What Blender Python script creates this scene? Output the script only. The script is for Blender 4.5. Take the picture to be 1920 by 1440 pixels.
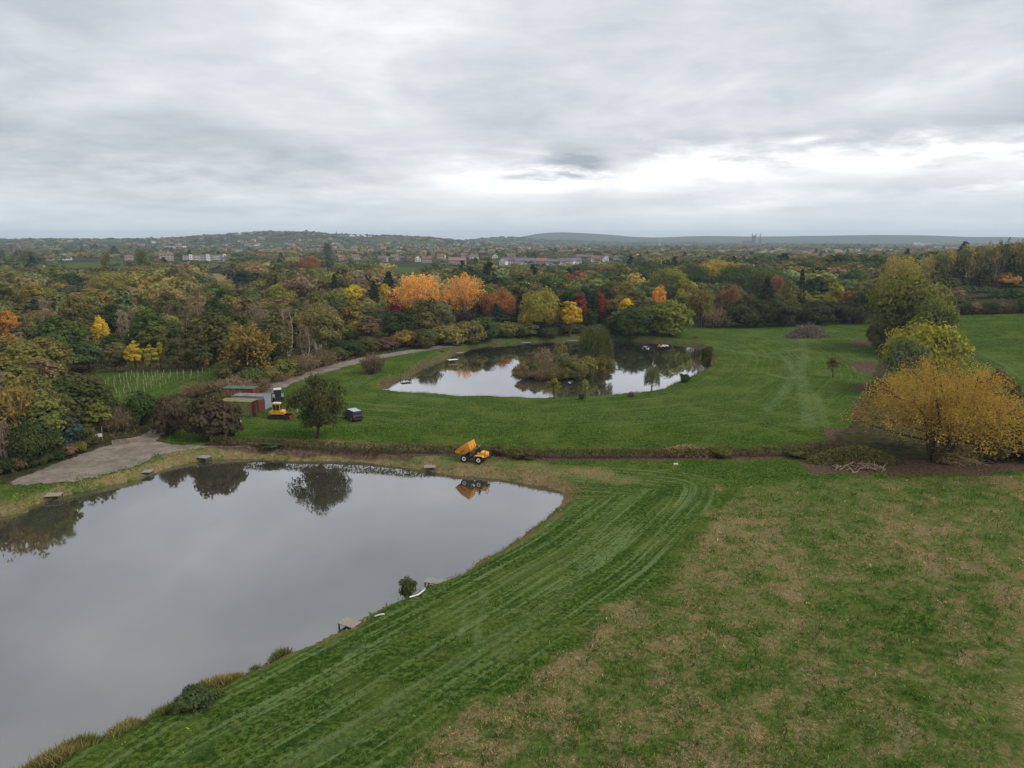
import bpy, bmesh, math, random
import numpy as np
from mathutils import Vector, Matrix
R = math.radians
sc = bpy.context.scene
COL = sc.collection
for _o in list(bpy.data.objects): bpy.data.objects.remove(_o)

# ------------------------------------------------------------------ camera
CAM_H = 30.0
FPX = 1333.0                      # focal length in pixels of the 1920 px wide photograph
PITCH = math.atan((720 - 450) / FPX)
cam_d = bpy.data.cameras.new('camera')
cam_d.sensor_width = 36.0
cam_d.lens = 36.0 * FPX / 1920.0
cam_d.clip_start = 0.5
cam_d.clip_end = 40000
cam = bpy.data.objects.new('camera', cam_d)
COL.objects.link(cam)
cam.location = (0, 0, CAM_H)
cam.rotation_euler = (math.pi / 2 - PITCH, 0, 0)
sc.camera = cam

# ------------------------------------------------------------------ sun, sky, exposure
SUN_EL, SUN_AZ = R(46), R(112)     # azimuth measured from +Y towards +X
sd = bpy.data.lights.new('sun', 'SUN')
sd.energy = 1.5
sd.angle = R(25)
sd.color = (1.0, 0.96, 0.90)
sun = bpy.data.objects.new('sun', sd)
COL.objects.link(sun)
_dir = Vector((math.sin(SUN_AZ) * math.cos(SUN_EL), math.cos(SUN_AZ) * math.cos(SUN_EL), math.sin(SUN_EL)))
sun.rotation_euler = _dir.to_track_quat('Z', 'Y').to_euler()
sc.view_settings.view_transform = 'Standard'
sc.view_settings.look = 'None'
sc.view_settings.gamma = 1.0
sc.view_settings.exposure = 0.66
sc.view_settings.use_curve_mapping = False
sc.render.engine = 'CYCLES'
sc.cycles.use_denoising = True
sc.cycles.max_bounces = 5
sc.cycles.diffuse_bounces = 2
sc.cycles.glossy_bounces = 3
sc.cycles.transmission_bounces = 2
sc.cycles.volume_bounces = 0
sc.cycles.transparent_max_bounces = 4

class NT:
    """small helper to write node trees"""
    def __init__(s, tree):
        s.t = tree; s.n = tree.nodes; s.l = tree.links
        s.n.clear()
    def node(s, typ, **kw):
        n = s.n.new(typ)
        for k, v in kw.items(): setattr(n, k, v)
        return n
    def put(s, sock, v):
        if isinstance(v, bpy.types.NodeSocket): s.l.new(v, sock)
        elif isinstance(v, (tuple, list)) and sock.type == 'RGBA' and len(v) == 3: sock.default_value = (*v, 1)
        else: sock.default_value = v
    def math(s, op, a, b=None, c=None, clamp=False):
        n = s.node('ShaderNodeMath', operation=op, use_clamp=clamp)
        s.put(n.inputs[0], a)
        if b is not None: s.put(n.inputs[1], b)
        if c is not None: s.put(n.inputs[2], c)
        return n.outputs[0]
    def vmath(s, op, a, b=None):
        n = s.node('ShaderNodeVectorMath', operation=op)
        s.put(n.inputs[0], a)
        if b is not None: s.put(n.inputs[1], b)
        return n.outputs[0]
    def mix(s, fac, a, b, blend='MIX'):
        n = s.node('ShaderNodeMix', data_type='RGBA', blend_type=blend)
        s.put(n.inputs[0], fac); s.put(n.inputs[6], a); s.put(n.inputs[7], b)
        return n.outputs[2]
    def noise(s, vec, scale, detail=4.0, rough=0.55, dist=0.0):
        n = s.node('ShaderNodeTexNoise')
        if vec is not None: s.put(n.inputs['Vector'], vec)
        n.inputs['Scale'].default_value = scale
        n.inputs['Detail'].default_value = detail
        n.inputs['Roughness'].default_value = rough
        n.inputs['Distortion'].default_value = dist
        return n.outputs[0]
    def maprange(s, v, a, b, c=0.0, d=1.0, smooth=True):
        n = s.node('ShaderNodeMapRange', interpolation_type='SMOOTHSTEP' if smooth else 'LINEAR')
        s.put(n.inputs[0], v)
        for i, q in enumerate((a, b, c, d)): s.put(n.inputs[i + 1], q)
        return n.outputs[0]
    def attr(s, name, typ='GEOMETRY'):
        return s.node('ShaderNodeAttribute', attribute_name=name, attribute_type=typ)

world = bpy.data.worlds.new('World')
sc.world = world
world.use_nodes = True
w = NT(world.node_tree)
tc = w.node('ShaderNodeTexCoord')
dvec = w.vmath('NORMALIZE', tc.outputs['Generated'])
sep = w.node('ShaderNodeSeparateXYZ'); w.l.new(dvec, sep.inputs[0])
dx, dy, dz = sep.outputs
zz = w.math('MAXIMUM', dz, 0.0)
zp = w.math('ADD', zz, 0.13)
cx_ = w.math('DIVIDE', dx, zp); cy_ = w.math('DIVIDE', dy, zp)
cmb = w.node('ShaderNodeCombineXYZ'); w.l.new(cx_, cmb.inputs[0]); w.l.new(cy_, cmb.inputs[1])
cloudp = cmb.outputs[0]
n_big = w.noise(w.vmath('ADD', cloudp, (3.1, 7.7, 0)), 0.60, 3, 0.5)
n_mid = w.noise(w.vmath('ADD', cloudp, (11.3, 1.2, 4)), 1.55, 8, 0.56, 0.3)
n_fine = w.noise(w.vmath('ADD', cloudp, (5.0, 2.2, 9)), 5.0, 7, 0.6, 0.25)
az = w.math('ARCTAN2', dx, dy)                 # 0 straight ahead (+Y), positive to the right
el = w.math('ARCSINE', dz)
wn = w.math('SUBTRACT', n_mid, 0.5); wf = w.math('SUBTRACT', n_fine, 0.5)
az = w.math('ADD', az, w.math('ADD', w.math('MULTIPLY', wn, 0.16), w.math('MULTIPLY', wf, 0.06)))
el = w.math('ADD', el, w.math('ADD', w.math('MULTIPLY', wf, 0.045), w.math('MULTIPLY', wn, 0.035)))
def gauss(a0, aw, e0, ew):
    q1 = w.math('POWER', w.math('DIVIDE', w.math('SUBTRACT', az, a0), aw), 2.0)
    q2 = w.math('POWER', w.math('DIVIDE', w.math('SUBTRACT', el, e0), ew), 2.0)
    return w.math('EXPONENT', w.math('MULTIPLY', w.math('ADD', q1, q2), -1.0))
# cloud density 0 (thin, bright) .. 1 (thick, grey)
den = w.math('ADD', w.math('MULTIPLY', n_big, 0.80), w.math('MULTIPLY', n_mid, 0.70))
den = w.math('ADD', den, w.math('MULTIPLY', n_fine, 0.26))
den = w.math('MULTIPLY_ADD', w.math('SUBTRACT', den, 0.88), 1.08, 0.47)
# thinner cloud where the low bright gap lies over the far hills, thicker bank beside it
for (a0, aw, e0, ew, s_) in ((0.22, 0.20, 0.088, 0.030, -0.30), (0.45, 0.32, 0.092, 0.024, -0.27), (0.02, 0.13, 0.072, 0.022, -0.24),
                             (0.60, 0.20, 0.125, 0.022, 0.26), (-0.42, 0.34, 0.11, 0.06, 0.20), (0.095, 0.055, 0.102, 0.018, 0.75), (-0.55, 0.3, 0.24, 0.07, 0.12),
                             (0.28, 0.12, 0.036, 0.010, -0.16), (0.55, 0.16, 0.050, 0.010, -0.2)):
    den = w.math('ADD', den, w.math('MULTIPLY', gauss(a0, aw, e0, ew), s_))
ramp = w.node('ShaderNodeValToRGB')
w.l.new(den, ramp.inputs[0])
cr = ramp.color_ramp
cr.elements[0].position = 0.12; cr.elements[0].color = (0.76, 0.76, 0.75, 1)
cr.elements[1].position = 0.88; cr.elements[1].color = (0.27, 0.295, 0.335, 1)
for p, c in ((0.26, (0.62, 0.63, 0.645)), (0.42, (0.505, 0.52, 0.54)), (0.62, (0.395, 0.418, 0.45))):
    e = cr.elements.new(p); e.color = (*c, 1)
# air near the horizon turns the far cloud base pale blue grey
hz = w.maprange(w.math('ARCSINE', dz), 0.0, 0.085, 0.78, 0.0)
cloud = w.mix(hz, ramp.outputs[0], (0.49, 0.55, 0.605))
sky = w.node('ShaderNodeTexSky', sky_type='NISHITA', sun_disc=False)
sky.sun_elevation = SUN_EL; sky.sun_rotation = SUN_AZ
sky.air_density = 1.2; sky.dust_density = 1.5
cl10 = w.mix(1.0, cloud, (10.0, 10.0, 10.0), 'MULTIPLY')
skyc = w.mix(0.94, sky.outputs[0], cl10)
bg = w.node('ShaderNodeBackground'); w.l.new(skyc, bg.inputs[0]); bg.inputs[1].default_value = 0.1
wo = w.node('ShaderNodeOutputWorld'); w.l.new(bg.outputs[0], wo.inputs[0])

# ------------------------------------------------------------------ pixel <-> place
_cp, _sp = math.cos(PITCH), math.sin(PITCH)
def pixdir(px, py):
    u, v = (px - 960) / FPX, (720 - py) / FPX
    return np.array((u, _cp + v * _sp, -_sp + v * _cp))
def G(px, py, z=0.0):
    d = pixdir(px, py)
    t = (z - CAM_H) / d[2]
    return np.array((d[0] * t, d[1] * t, z))
def proj(x, y, z):
    vx, vy, vz = x, y, z - CAM_H
    depth = vy * _cp - vz * _sp
    up = vy * _sp + vz * _cp
    return 960 + FPX * vx / depth, 720 - FPX * up / depth, depth
def poly_px(pts, z=0.0):
    return np.array([G(a, b, z)[:2] for a, b in pts])

# ------------------------------------------------------------------ numeric helpers
def smooth(t):
    t = np.clip(t, 0, 1)
    return t * t * (3 - 2 * t)
def _hash(ix, iy, seed):
    h = (ix.astype(np.int64) * 374761393 + iy.astype(np.int64) * 668265263 + seed * 1274126177) & 0xFFFFFFFF
    h = ((h ^ (h >> 13)) * 1274126177) & 0xFFFFFFFF
    h = h ^ (h >> 16)
    return (h & 0xFFFF) / 65535.0
def vnoise(x, y, seed=0):
    ix, iy = np.floor(x), np.floor(y)
    fx, fy = x - ix, y - iy
    fx = fx * fx * (3 - 2 * fx); fy = fy * fy * (3 - 2 * fy)
    a = _hash(ix, iy, seed); b = _hash(ix + 1, iy, seed)
    c = _hash(ix, iy + 1, seed); d = _hash(ix + 1, iy + 1, seed)
    return (a * (1 - fx) + b * fx) * (1 - fy) + (c * (1 - fx) + d * fx) * fy
def fbm(x, y, seed=0, oct=4, gain=0.5):
    s = 0; a = 1; t = 0
    for i in range(oct):
        s = s + a * vnoise(x * 2 ** i + 17.3 * i, y * 2 ** i - 9.1 * i, seed + i); t += a; a *= gain
    return s / t
def inside(poly, x, y):
    r = np.zeros(x.shape, bool)
    n = len(poly); j = n - 1
    for i in range(n):
        xi, yi = poly[i]; xj, yj = poly[j]
        c = ((yi > y) != (yj > y)) & (x < (xj - xi) * (y - yi) / (yj - yi + 1e-12) + xi)
        r ^= c; j = i
    return r
def dist_line(pts, x, y, closed=False, along=False):
    best = np.full(x.shape, 1e9); al = np.zeros(x.shape); s0 = 0.0
    n = len(pts)
    for i in range(n if closed else n - 1):
        a = pts[i]; b = pts[(i + 1) % n]
        ex, ey = b[0] - a[0], b[1] - a[1]
        L2 = ex * ex + ey * ey + 1e-12
        t = np.clip(((x - a[0]) * ex + (y - a[1]) * ey) / L2, 0, 1)
        d = np.hypot(x - a[0] - t * ex, y - a[1] - t * ey)
        m = d < best
        best = np.where(m, d, best)
        if along: al = np.where(m, s0 + t * math.sqrt(L2), al)
        s0 += math.sqrt(L2)
    return (best, al) if along else best
def curve(pts, n=8, closed=False):
    """Catmull-Rom through 2-D or 3-D points"""
    P = np.array(pts, float); m = len(P); out = []
    for i in range(m if closed else m - 1):
        p0 = P[(i - 1) % m] if closed or i > 0 else 2 * P[0] - P[1]
        p1 = P[i]; p2 = P[(i + 1) % m]
        p3 = P[(i + 2) % m] if closed or i + 2 < m else 2 * P[-1] - P[-2]
        for k in range(n):
            t = k / n
            out.append(0.5 * ((2 * p1) + (-p0 + p2) * t + (2 * p0 - 5 * p1 + 4 * p2 - p3) * t * t + (-p0 + 3 * p1 - 3 * p2 + p3) * t ** 3))
    if not closed: out.append(P[-1])
    return np.array(out)

# ------------------------------------------------------------------ the lie of the land
WATER = -1.2
near_px = [(0, 968), (45, 953), (88, 940), (130, 927), (200, 912), (262, 898), (300, 884), (345, 871), (382, 865), (430, 861), (480, 862), (560, 864),
           (640, 866), (720, 873), (800, 884), (860, 893), (930, 899), (985, 906), (1035, 917), (1056, 931), (1052, 948), (1030, 966), (1005, 986),
           (975, 1006), (945, 1028), (905, 1050), (866, 1076), (830, 1092), (785, 1108), (742, 1128), (700, 1150), (650, 1174), (605, 1197), (560, 1218), (480, 1254),
           (400, 1294), (330, 1328), (250, 1366), (160, 1402), (90, 1432), (10, 1462)]
POND1 = poly_px(near_px, WATER)
POND1 = np.vstack([POND1, [(-52, 27), (-75, 30), (-92, 50), (-94, 72)]])
far_px = [(722, 735), (745, 717), (778, 700), (800, 687), (840, 671), (862, 660), (900, 650), (960, 644), (1040, 640), (1150, 638), (1220, 640), (1285, 646),
          (1318, 656), (1330, 670), (1324, 688), (1304, 703), (1268, 720), (1235, 735), (1180, 743), (1090, 750), (1000, 752), (900, 750), (800, 744)]
POND2 = poly_px(far_px, WATER)
def ragged(poly, amp, n, seed):
    c = curve(poly, n, True)
    d = np.roll(c, -1, 0) - np.roll(c, 1, 0)
    nn = np.stack([d[:, 1], -d[:, 0]], 1) / (np.linalg.norm(d, axis=1)[:, None] + 1e-9)
    f = fbm(c[:, 0] * 0.35, c[:, 1] * 0.35, seed, 3) - 0.5
    return c + nn * (f * 2 * amp)[:, None]
POND1 = ragged(POND1, 0.55, 4, 11)
POND2 = ragged(POND2, 0.8, 5, 12)
isl_px = [(963, 702), (968, 692), (985, 684), (1020, 678), (1060, 673), (1100, 670), (1140, 672), (1152, 682), (1150, 692), (1132, 702), (1100, 708), (1060, 711), (1010, 710), (975, 707)]
ISLE = ragged(poly_px(isl_px, WATER), 0.5, 4, 13)

def hills(x, y):
    r = np.hypot(x, y); a = np.arctan2(x, y)
    z = 0.0
    def ridge(a0, aw, r0, rw, h): return h * np.exp(-((a - a0) / aw) ** 2 - ((r - r0) / rw) ** 2)
    z = z + ridge(-0.335, 0.085, 2900, 500, 38) + ridge(-0.20, 0.10, 2950, 480, 33) + ridge(-0.27, 0.05, 2850, 420, 6) + ridge(-0.47, 0.14, 3000, 600, 20) + ridge(-0.10, 0.07, 2950, 500, 15)
    z = z + ridge(-0.02, 0.06, 4200, 500, 33) + ridge(0.07, 0.06, 4300, 500, 18) + ridge(0.19, 0.09, 4300, 600, 8) + ridge(-0.62, 0.15, 3800, 700, 26)
    z = z + ridge(0.055, 0.065, 6600, 500, 92) + ridge(0.13, 0.05, 6600, 500, 44) + ridge(0.24, 0.09, 6600, 500, 48) + ridge(0.41, 0.14, 6600, 500, 44) + ridge(0.58, 0.2, 6600, 500, 42)
    z = z + ridge(0.63, 0.09, 900, 420, 14)
    z = z + np.where(r > 1500, (fbm(x / 420, y / 420, 5, 3) - 0.5) * 14 * smooth((r - 1500) / 1500), 0)
    return z
def land(x, y):
    """height of the ground without the ponds"""
    z = hills(x, y)
    z = z + 7.0 * smooth((x - 55) / 190) * smooth((y - 95) / 170) * smooth((900 - y) / 500)
    z = z + (fbm(x / 9, y / 9, 3, 3) - 0.5) * 0.22 * smooth((400 - np.hypot(x, y)) / 200)
    return z
def height(x, y):
    x = np.asarray(x, float); y = np.asarray(y, float)
    z = np.array(land(x, y))
    for P, bank in ((POND1, 2.3), (POND2, 2.0)):
        near = (x > P[:, 0].min() - 8) & (x < P[:, 0].max() + 8) & (y > P[:, 1].min() - 8) & (y < P[:, 1].max() + 8)
        if near.any():
            xs, ys = x[near], y[near]; zn = z[near]
            d = dist_line(P, xs, ys, True)
            ins = inside(P, xs, ys)
            bw = bank * (0.6 + 0.9 * fbm(xs / 6, ys / 6, 21, 2))
            prof = WATER + (0 - WATER) * smooth(d / bw) ** 0.8
            flat = smooth((bw + 4 - d) / 4)
            zn = np.where(ins, WATER - 0.12 - 0.35 * np.minimum(d, 3), np.where(d < bw + 4, np.minimum(zn * (1 - flat) + prof * flat, prof + 0.3), zn))
            if P is POND2:
                di = dist_line(ISLE, xs, ys, True); ii = inside(ISLE, xs, ys)
                zn = np.where(ii, WATER + 0.75 * smooth(di / 1.6), zn)
            z[near] = zn
    return z
def hz1(x, y): return float(height(np.array([x]), np.array([y]))[0])
def GT(px, py):
    """pixel -> point on the real ground"""
    z = 0.0
    for _ in range(6):
        p = G(px, py, z); z = hz1(p[0], p[1])
    p[2] = z
    return p

# ------------------------------------------------------------------ object helpers
def tag(o, label=None, cat=None, group=None, kind=None):
    if label: o['label'] = label
    if cat: o['category'] = cat
    if group: o['group'] = group
    if kind: o['kind'] = kind
    return o
def link(name, me, mat=None, parent=None, loc=None):
    o = bpy.data.objects.new(name, me)
    COL.objects.link(o)
    if mat is not None and me is not None:
        for m in (mat if isinstance(mat, (list, tuple)) else [mat]): me.materials.append(m)
    if parent is not None: o.parent = parent
    if loc is not None: o.location = loc
    return o
def empty(name, loc=(0, 0, 0), rz=0.0):
    o = bpy.data.objects.new(name, None)
    o.empty_display_size = 0.5
    COL.objects.link(o); o.location = loc; o.rotation_euler = (0, 0, rz)
    return o
def np_mesh(name, V, F, smooth_=False):
    """V (n,3), F (m,k) all faces with k corners"""
    me = bpy.data.meshes.new(name)
    V = np.asarray(V, np.float32); F = np.asarray(F, np.int32)
    me.vertices.add(len(V)); me.vertices.foreach_set('co', V.ravel())
    k = F.shape[1]
    me.loops.add(F.size); me.loops.foreach_set('vertex_index', F.ravel())
    me.polygons.add(len(F))
    me.polygons.foreach_set('loop_start', np.arange(0, F.size, k, dtype=np.int32))
    me.polygons.foreach_set('loop_total', np.full(len(F), k, np.int32))
    if smooth_: me.polygons.foreach_set('use_smooth', np.ones(len(F), bool))
    me.update(calc_edges=True)
    return me
def add_col(me, name, arr):
    a = me.attributes.new(name, 'FLOAT_COLOR', 'POINT')
    c = np.ones((len(me.vertices), 4), np.float32); c[:, :arr.shape[1]] = arr
    a.data.foreach_set('color', c.ravel())
def add_float(me, name, arr):
    a = me.attributes.new(name, 'FLOAT', 'POINT')
    a.data.foreach_set('value', np.asarray(arr, np.float32).ravel())
def copy_tree(o, parent=None):
    c = o.copy(); COL.objects.link(c)
    if parent is not None:
        c.parent = parent; c.matrix_parent_inverse = o.matrix_parent_inverse.copy()
    for ch in list(o.children): copy_tree(ch, c)
    return c
def new_mat(name):
    m = bpy.data.materials.new(name); m.use_nodes = True
    return m, NT(m.node_tree)
def finish(nt, shader):
    o = nt.node('ShaderNodeOutputMaterial'); nt.l.new(shader, o.inputs[0])
def principled(nt, col, rough=0.8, metal=0.0, spec=0.3, normal=None):
    b = nt.node('ShaderNodeBsdfPrincipled')
    nt.put(b.inputs['Base Color'], col); nt.put(b.inputs['Roughness'], rough)
    b.inputs['Metallic'].default_value = metal
    b.inputs['Specular IOR Level'].default_value = spec
    if normal is not None: nt.l.new(normal, b.inputs['Normal'])
    return b.outputs[0]
def bump(nt, h, strength, dist):
    b = nt.node('ShaderNodeBump'); b.inputs['Strength'].default_value = strength; b.inputs['Distance'].default_value = dist
    nt.l.new(h, b.inputs['Height']); return b.outputs[0]
def simple(name, col, rough=0.6, metal=0.0, spec=0.4, var=0.25, scale=3.0, dirt=None):
    """painted / worn surface: base colour with uneven wear"""
    m, n = new_mat(name)
    tcn = n.node('ShaderNodeTexCoord')
    f = n.noise(tcn.outputs['Object'], scale, 5, 0.6)
    c2 = dirt if dirt else tuple(x * 0.55 for x in col)
    f = n.maprange(f, 0.42, 0.75, 0.0, var * 2)
    c = n.mix(f, col, c2)
    rr = n.math('ADD', n.math('MULTIPLY', f, 0.3), rough, clamp=True)
    finish(n, principled(n, c, rr, metal, spec))
    return m

# ------------------------------------------------------------------ ground masks
def poly_gt(pts): return np.array([GT(a, b)[:2] for a, b in pts])
LANE = curve(poly_gt([(560, 1560), (735, 1440), (870, 1340), (1060, 1203), (1150, 1137), (1230, 1075), (1300, 1000), (1345, 940), (1340, 905), (1270, 885), (1130, 873), (1000, 868), (860, 863)]), 8)
LANEP = np.vstack([LANE, poly_gt([(500, 863)]), [(-70.0, 60.0), (-60.0, 15.0)]])
STUB = poly_gt([(735, 1440), (870, 1340), (960, 1275), (1060, 1203), (1150, 1137), (1230, 1075), (1300, 1005), (1360, 945), (1400, 912), (1500, 898), (1700, 896), (1920, 890), (2300, 890), (3300, 1440), (2500, 2400), (300, 2400), (500, 1640)])
MEADOW = poly_gt([(300, 832), (352, 790), (420, 762), (500, 730), (560, 704), (620, 688), (700, 670), (770, 658), (850, 644), (900, 636), (1000, 628), (1150, 626), (1300, 610), (1400, 610), (1500, 606), (1640, 598), (1660, 640), (1640, 700), (1600, 780), (1540, 856), (1920, 866), (2600, 870)]
                 ) 
MEADOW = np.vstack([MEADOW, [(150, 20), (-120, 10), (-120, 80)], poly_gt([(-120, 960), (20, 908), (100, 872), (220, 836)])])
RFIELD = poly_gt([(1788, 592), (1850, 586), (1920, 580), (2150, 570), (2250, 760), (1920, 742), (1840, 712), (1796, 700)])
CLEAR = poly_gt([(180, 694), (300, 692), (400, 690), (430, 700), (380, 728), (300, 745), (230, 758), (185, 752)])
FIELDS = [poly_gt(q) for q in ([(120, 494), (232, 489), (232, 500), (120, 508)], [(378, 513), (445, 512), (440, 534), (385, 540)], [(20, 535), (130, 536), (130, 545), (20, 546)],
                               [(735, 502), (800, 500), (790, 510), (735, 512)], [(250, 700), (250, 700), (250, 700)])]
SOIL = poly_gt([(1535, 886), (1500, 866), (1545, 838), (1580, 800), (1600, 745), (1585, 706), (1600, 655), (1612, 628), (1640, 612), (1662, 640), (1660, 720), (1705, 850), (1920, 858), (2200, 860), (2200, 884), (1920, 884), (1700, 892)])
HEDGE = curve(poly_gt([(395, 834), (470, 836), (600, 842), (740, 848), (860, 850), (1000, 857), (1130, 858), (1250, 857), (1400, 855), (1522, 853)]), 8)
RUT = curve(poly_gt([(330, 845), (420, 842), (520, 846), (640, 853), (760, 861), (880, 869), (980, 876), (1080, 884), (1170, 900)]), 8)
PALES = [(poly_gt(q), wd) for q, wd in (
    ([(862, 1200), (868, 1165), (876, 1142)], .35), ([(893, 1205), (900, 1160), (908, 1130), (904, 1112)], .35), ([(908, 1130), (935, 1145), (985, 1146)], .3),
    ([(648, 1240), (652, 1226), (680, 1212), (725, 1200)], .35), ([(1440, 770), (1470, 735), (1490, 700), (1478, 676), (1400, 662), (1330, 652)], 1.3),
    ([(1520, 800), (1510, 750), (1500, 700), (1510, 660), (1500, 630)], 1.6), ([(1550, 800), (1530, 740), (1490, 715), (1440, 700)], 1.0),
    ([(1430, 760), (1480, 745), (1540, 770)], .8), ([(1385, 660), (1440, 664), (1500, 655)], 1.6))]

# ------------------------------------------------------------------ ground sheet (rings of cells that grow with distance)
rr = [0.0, 6.0, 12.0, 18.0]
q = 22.0
while q < 330: rr.append(q); q *= 1.0078
while q < 1500: rr.append(q); q *= 1.018
while q < 8000: rr.append(q); q *= 1.03
rr.append(8200.0)
rr = np.array(rr[1:])
aa = np.concatenate([np.arange(-180, -41, 3.0), np.arange(-40, 40.01, 0.15), np.arange(43, 180, 3.0)])
aa = np.radians(aa)
na, nr = len(aa), len(rr)
RR, AA = np.meshgrid(rr, aa, indexing='ij')
GX, GY = RR * np.sin(AA), RR * np.cos(AA)
GZ = height(GX, GY)
gx, gy = GX.ravel(), GY.ravel()
idx = np.arange(nr * na).reshape(nr, na)
nxt = np.roll(idx, -1, axis=1)
F = np.stack([idx[:-1].ravel(), nxt[:-1].ravel(), nxt[1:].ravel(), idx[1:].ravel()], 1)
V = np.stack([gx, gy, GZ.ravel()], 1)
# middle fan closed with quads that share the centre point
c0 = len(V)
V = np.vstack([V, [[0, 0, float(land(np.array([0.0]), np.array([0.0]))[0])]]])
cen = np.stack([np.full(na // 2, c0), idx[0, 1::2][:na // 2], idx[0, 0::2][:na // 2], np.full(na // 2, c0)], 1)
gm = np_mesh('ground', V, F[:, ::-1], True)
near = (np.hypot(gx, gy) < 420)
dry = np.zeros(len(gx)); soil = np.zeros(len(gx)); wood = np.ones(len(gx)); pale = np.zeros(len(gx)); lane_w = np.zeros(len(gx)); lu = np.zeros(len(gx)); lv = np.zeros(len(gx))
def masks(x, y):
    n = x.shape
    wob = (fbm(x / 3.0, y / 3.0, 31, 3) - 0.5)
    wx, wy = x + wob * 2.2, y + (fbm(x / 3.0, y / 3.0, 41, 3) - 0.5) * 2.2
    wood = 1.0 - (inside(MEADOW, wx, wy) | inside(RFIELD, wx, wy) | inside(CLEAR, wx, wy)).astype(float)
    isle = inside(ISLE, x, y)
    wood = np.where(isle, 0.8, wood)
    d1 = dist_line(POND1, x, y, True); d2 = dist_line(POND2, x, y, True)
    i1 = inside(POND1, x, y); i2 = inside(POND2, x, y)
    st = inside(STUB, x + wob * 1.5, y + wob * 1.5)
    dl, al = dist_line(LANE, x, y, along=True)
    edge = smooth(dl / 4.5)
    big = fbm(x / 6.5, y / 5.0, 51, 5, 0.62)
    patch = fbm(x / 17.0, y / 26.0, 57, 3, 0.55)
    hg = dist_line(HEDGE, x, y)
    far_edge = smooth((hg - 3) / 22.0)
    sx, sy = x * .97 - y * .24, x * .24 + y * .97        # mowing direction of the dry field
    dry = 0.42 + 0.30 * (big - 0.5) + 0.30 * (patch - 0.5) + 0.65 * (fbm(x / 1.5, y / 1.1, 53, 3) - 0.5) + 0.6 * (fbm(sx / 2.9 + 0.8 * patch, sy / 15.0, 54, 4) - 0.5)
    dry = dry * (0.5 + 0.5 * far_edge) + 0.14 * (1 - edge)
    sdl = np.where(inside(STUB, x, y), dl, -dl)
    dry = dry * smooth((sdl + 1.2 + 4.5 * (fbm(x / 2.6, y / 2.6, 59, 4) - 0.5)) / 2.6)
    bankw = 1.6 + 3.2 * fbm(x / 7, y / 7, 61, 3)
    b1 = smooth((bankw * 0.85 - d1) / 2.0) * ~i1
    nearside = smooth((50 - y) / 9) * smooth((-4 - x + 0) / 6)       # lush grass right to the water on the near bank
    dry = np.maximum(dry, b1 * (0.82 - 0.65 * nearside) * (0.35 + 1.1 * fbm(x / 2.2, y / 2.2, 63, 3)))
    b2 = smooth((bankw * 0.75 - d2) / 1.6) * ~i2 * smooth((fbm(x / 12, y / 12, 67, 2) - 0.28) / 0.2)
    soil = b2 * 0.75
    dry = np.maximum(dry, b2 * 0.4)
    s = inside(SOIL, x + wob * 5 + (fbm(x / 11, y / 11, 75, 3) - .5) * 13, y + wob * 5) * smooth((fbm(x / 9, y / 13, 71, 4) - np.where(y > 112, 0.40, 0.25)) / 0.13)
    soil = np.maximum(soil, s)
    soil = np.maximum(soil, smooth((2.0 + wob * 2 - hg) / 1.0))
    dr, ar = dist_line(RUT, x, y, along=True)
    rut_end = smooth((62 - ar) / 20)
    band = smooth((4.2 + wob * 3 - dr) / 2.5)
    dry = np.maximum(dry, band * (0.02 + 0.95 * fbm(x / 3, y / 3, 73, 3)))
    ruts = smooth((0.5 - np.abs(dr - 0.95)) / 0.35) * rut_end
    soil = np.maximum(soil, ruts * 0.45)
    pale = ruts * 0.6
    for ln, wd in PALES:
        dd = dist_line(ln, x, y)
        pale = np.maximum(pale, smooth((wd * (0.7 + 0.8 * fbm(x / 2, y / 2, 77, 2)) - dd) / (wd * 0.7)) * (0.30 if wd < .5 else 0.26) * (0.3 + 1.2 * fbm(x / 5, y / 5, 78, 3)))
    lane = (~st) & (x > -60) & (y < 112) & ~i1 & inside(LANEP, x, y)
    lw = np.where(lane, smooth((24 - dl) / 12), 0.0) * (0.55 + 0.9 * fbm(x / 6, y / 6, 64, 3))
    md = (y > 113) & (d2 < 75)
    lw = np.where(md, 0.75 * fbm(x / 14, y / 14, 66, 3), lw)
    u = np.where(md, d2, dl); v = np.where(md, x * 0.6 + y * 0.4, al)
    # leaf litter beside the track and at the wood edge
    return dry, soil, wood, pale, lw, u, v
dry[near], soil[near], wood[near], pale[near], lane_w[near], lu[near], lv[near] = masks(gx[near], gy[near])
rad = np.hypot(gx, gy)
fp = fbm(gx / 190, gy / 260, 81, 3)
wood = np.where(rad > 1300, 1 - smooth((fp - 0.5) / 0.08) * 0.8 * (rad < 4800), wood)
for k, q in enumerate(FIELDS):
    m = inside(q, gx, gy); wood = np.where(m, 0.0, wood); dry = np.where(m, 0.9 if k == 1 else 0.1, dry)
one = lambda a, f=0.0: np.append(a, f)
add_col(gm, 'm1', np.stack([one(dry), one(soil), one(wood)], 1))
add_col(gm, 'm2', np.stack([one(pale), one(lane_w), one(lane_w) * 0], 1))
add_col(gm, 'lane', np.stack([one(lu), one(lv), one(lu) * 0], 1))
m_ground, n = new_mat('meadow_ground')
geo = n.node('ShaderNodeNewGeometry'); pos = geo.outputs['Position']
a1 = n.node('ShaderNodeSeparateColor'); n.l.new(n.attr('m1').outputs['Color'], a1.inputs[0])
a2 = n.node('ShaderNodeSeparateColor'); n.l.new(n.attr('m2').outputs['Color'], a2.inputs[0])
f1 = n.noise(pos, 2.6, 8, 0.68)
f2 = n.noise(pos, 0.13, 6, 0.65)
f3 = n.noise(pos, 9.0, 4, 0.7)
f5 = n.noise(pos, 0.9, 4, 0.6)
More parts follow.
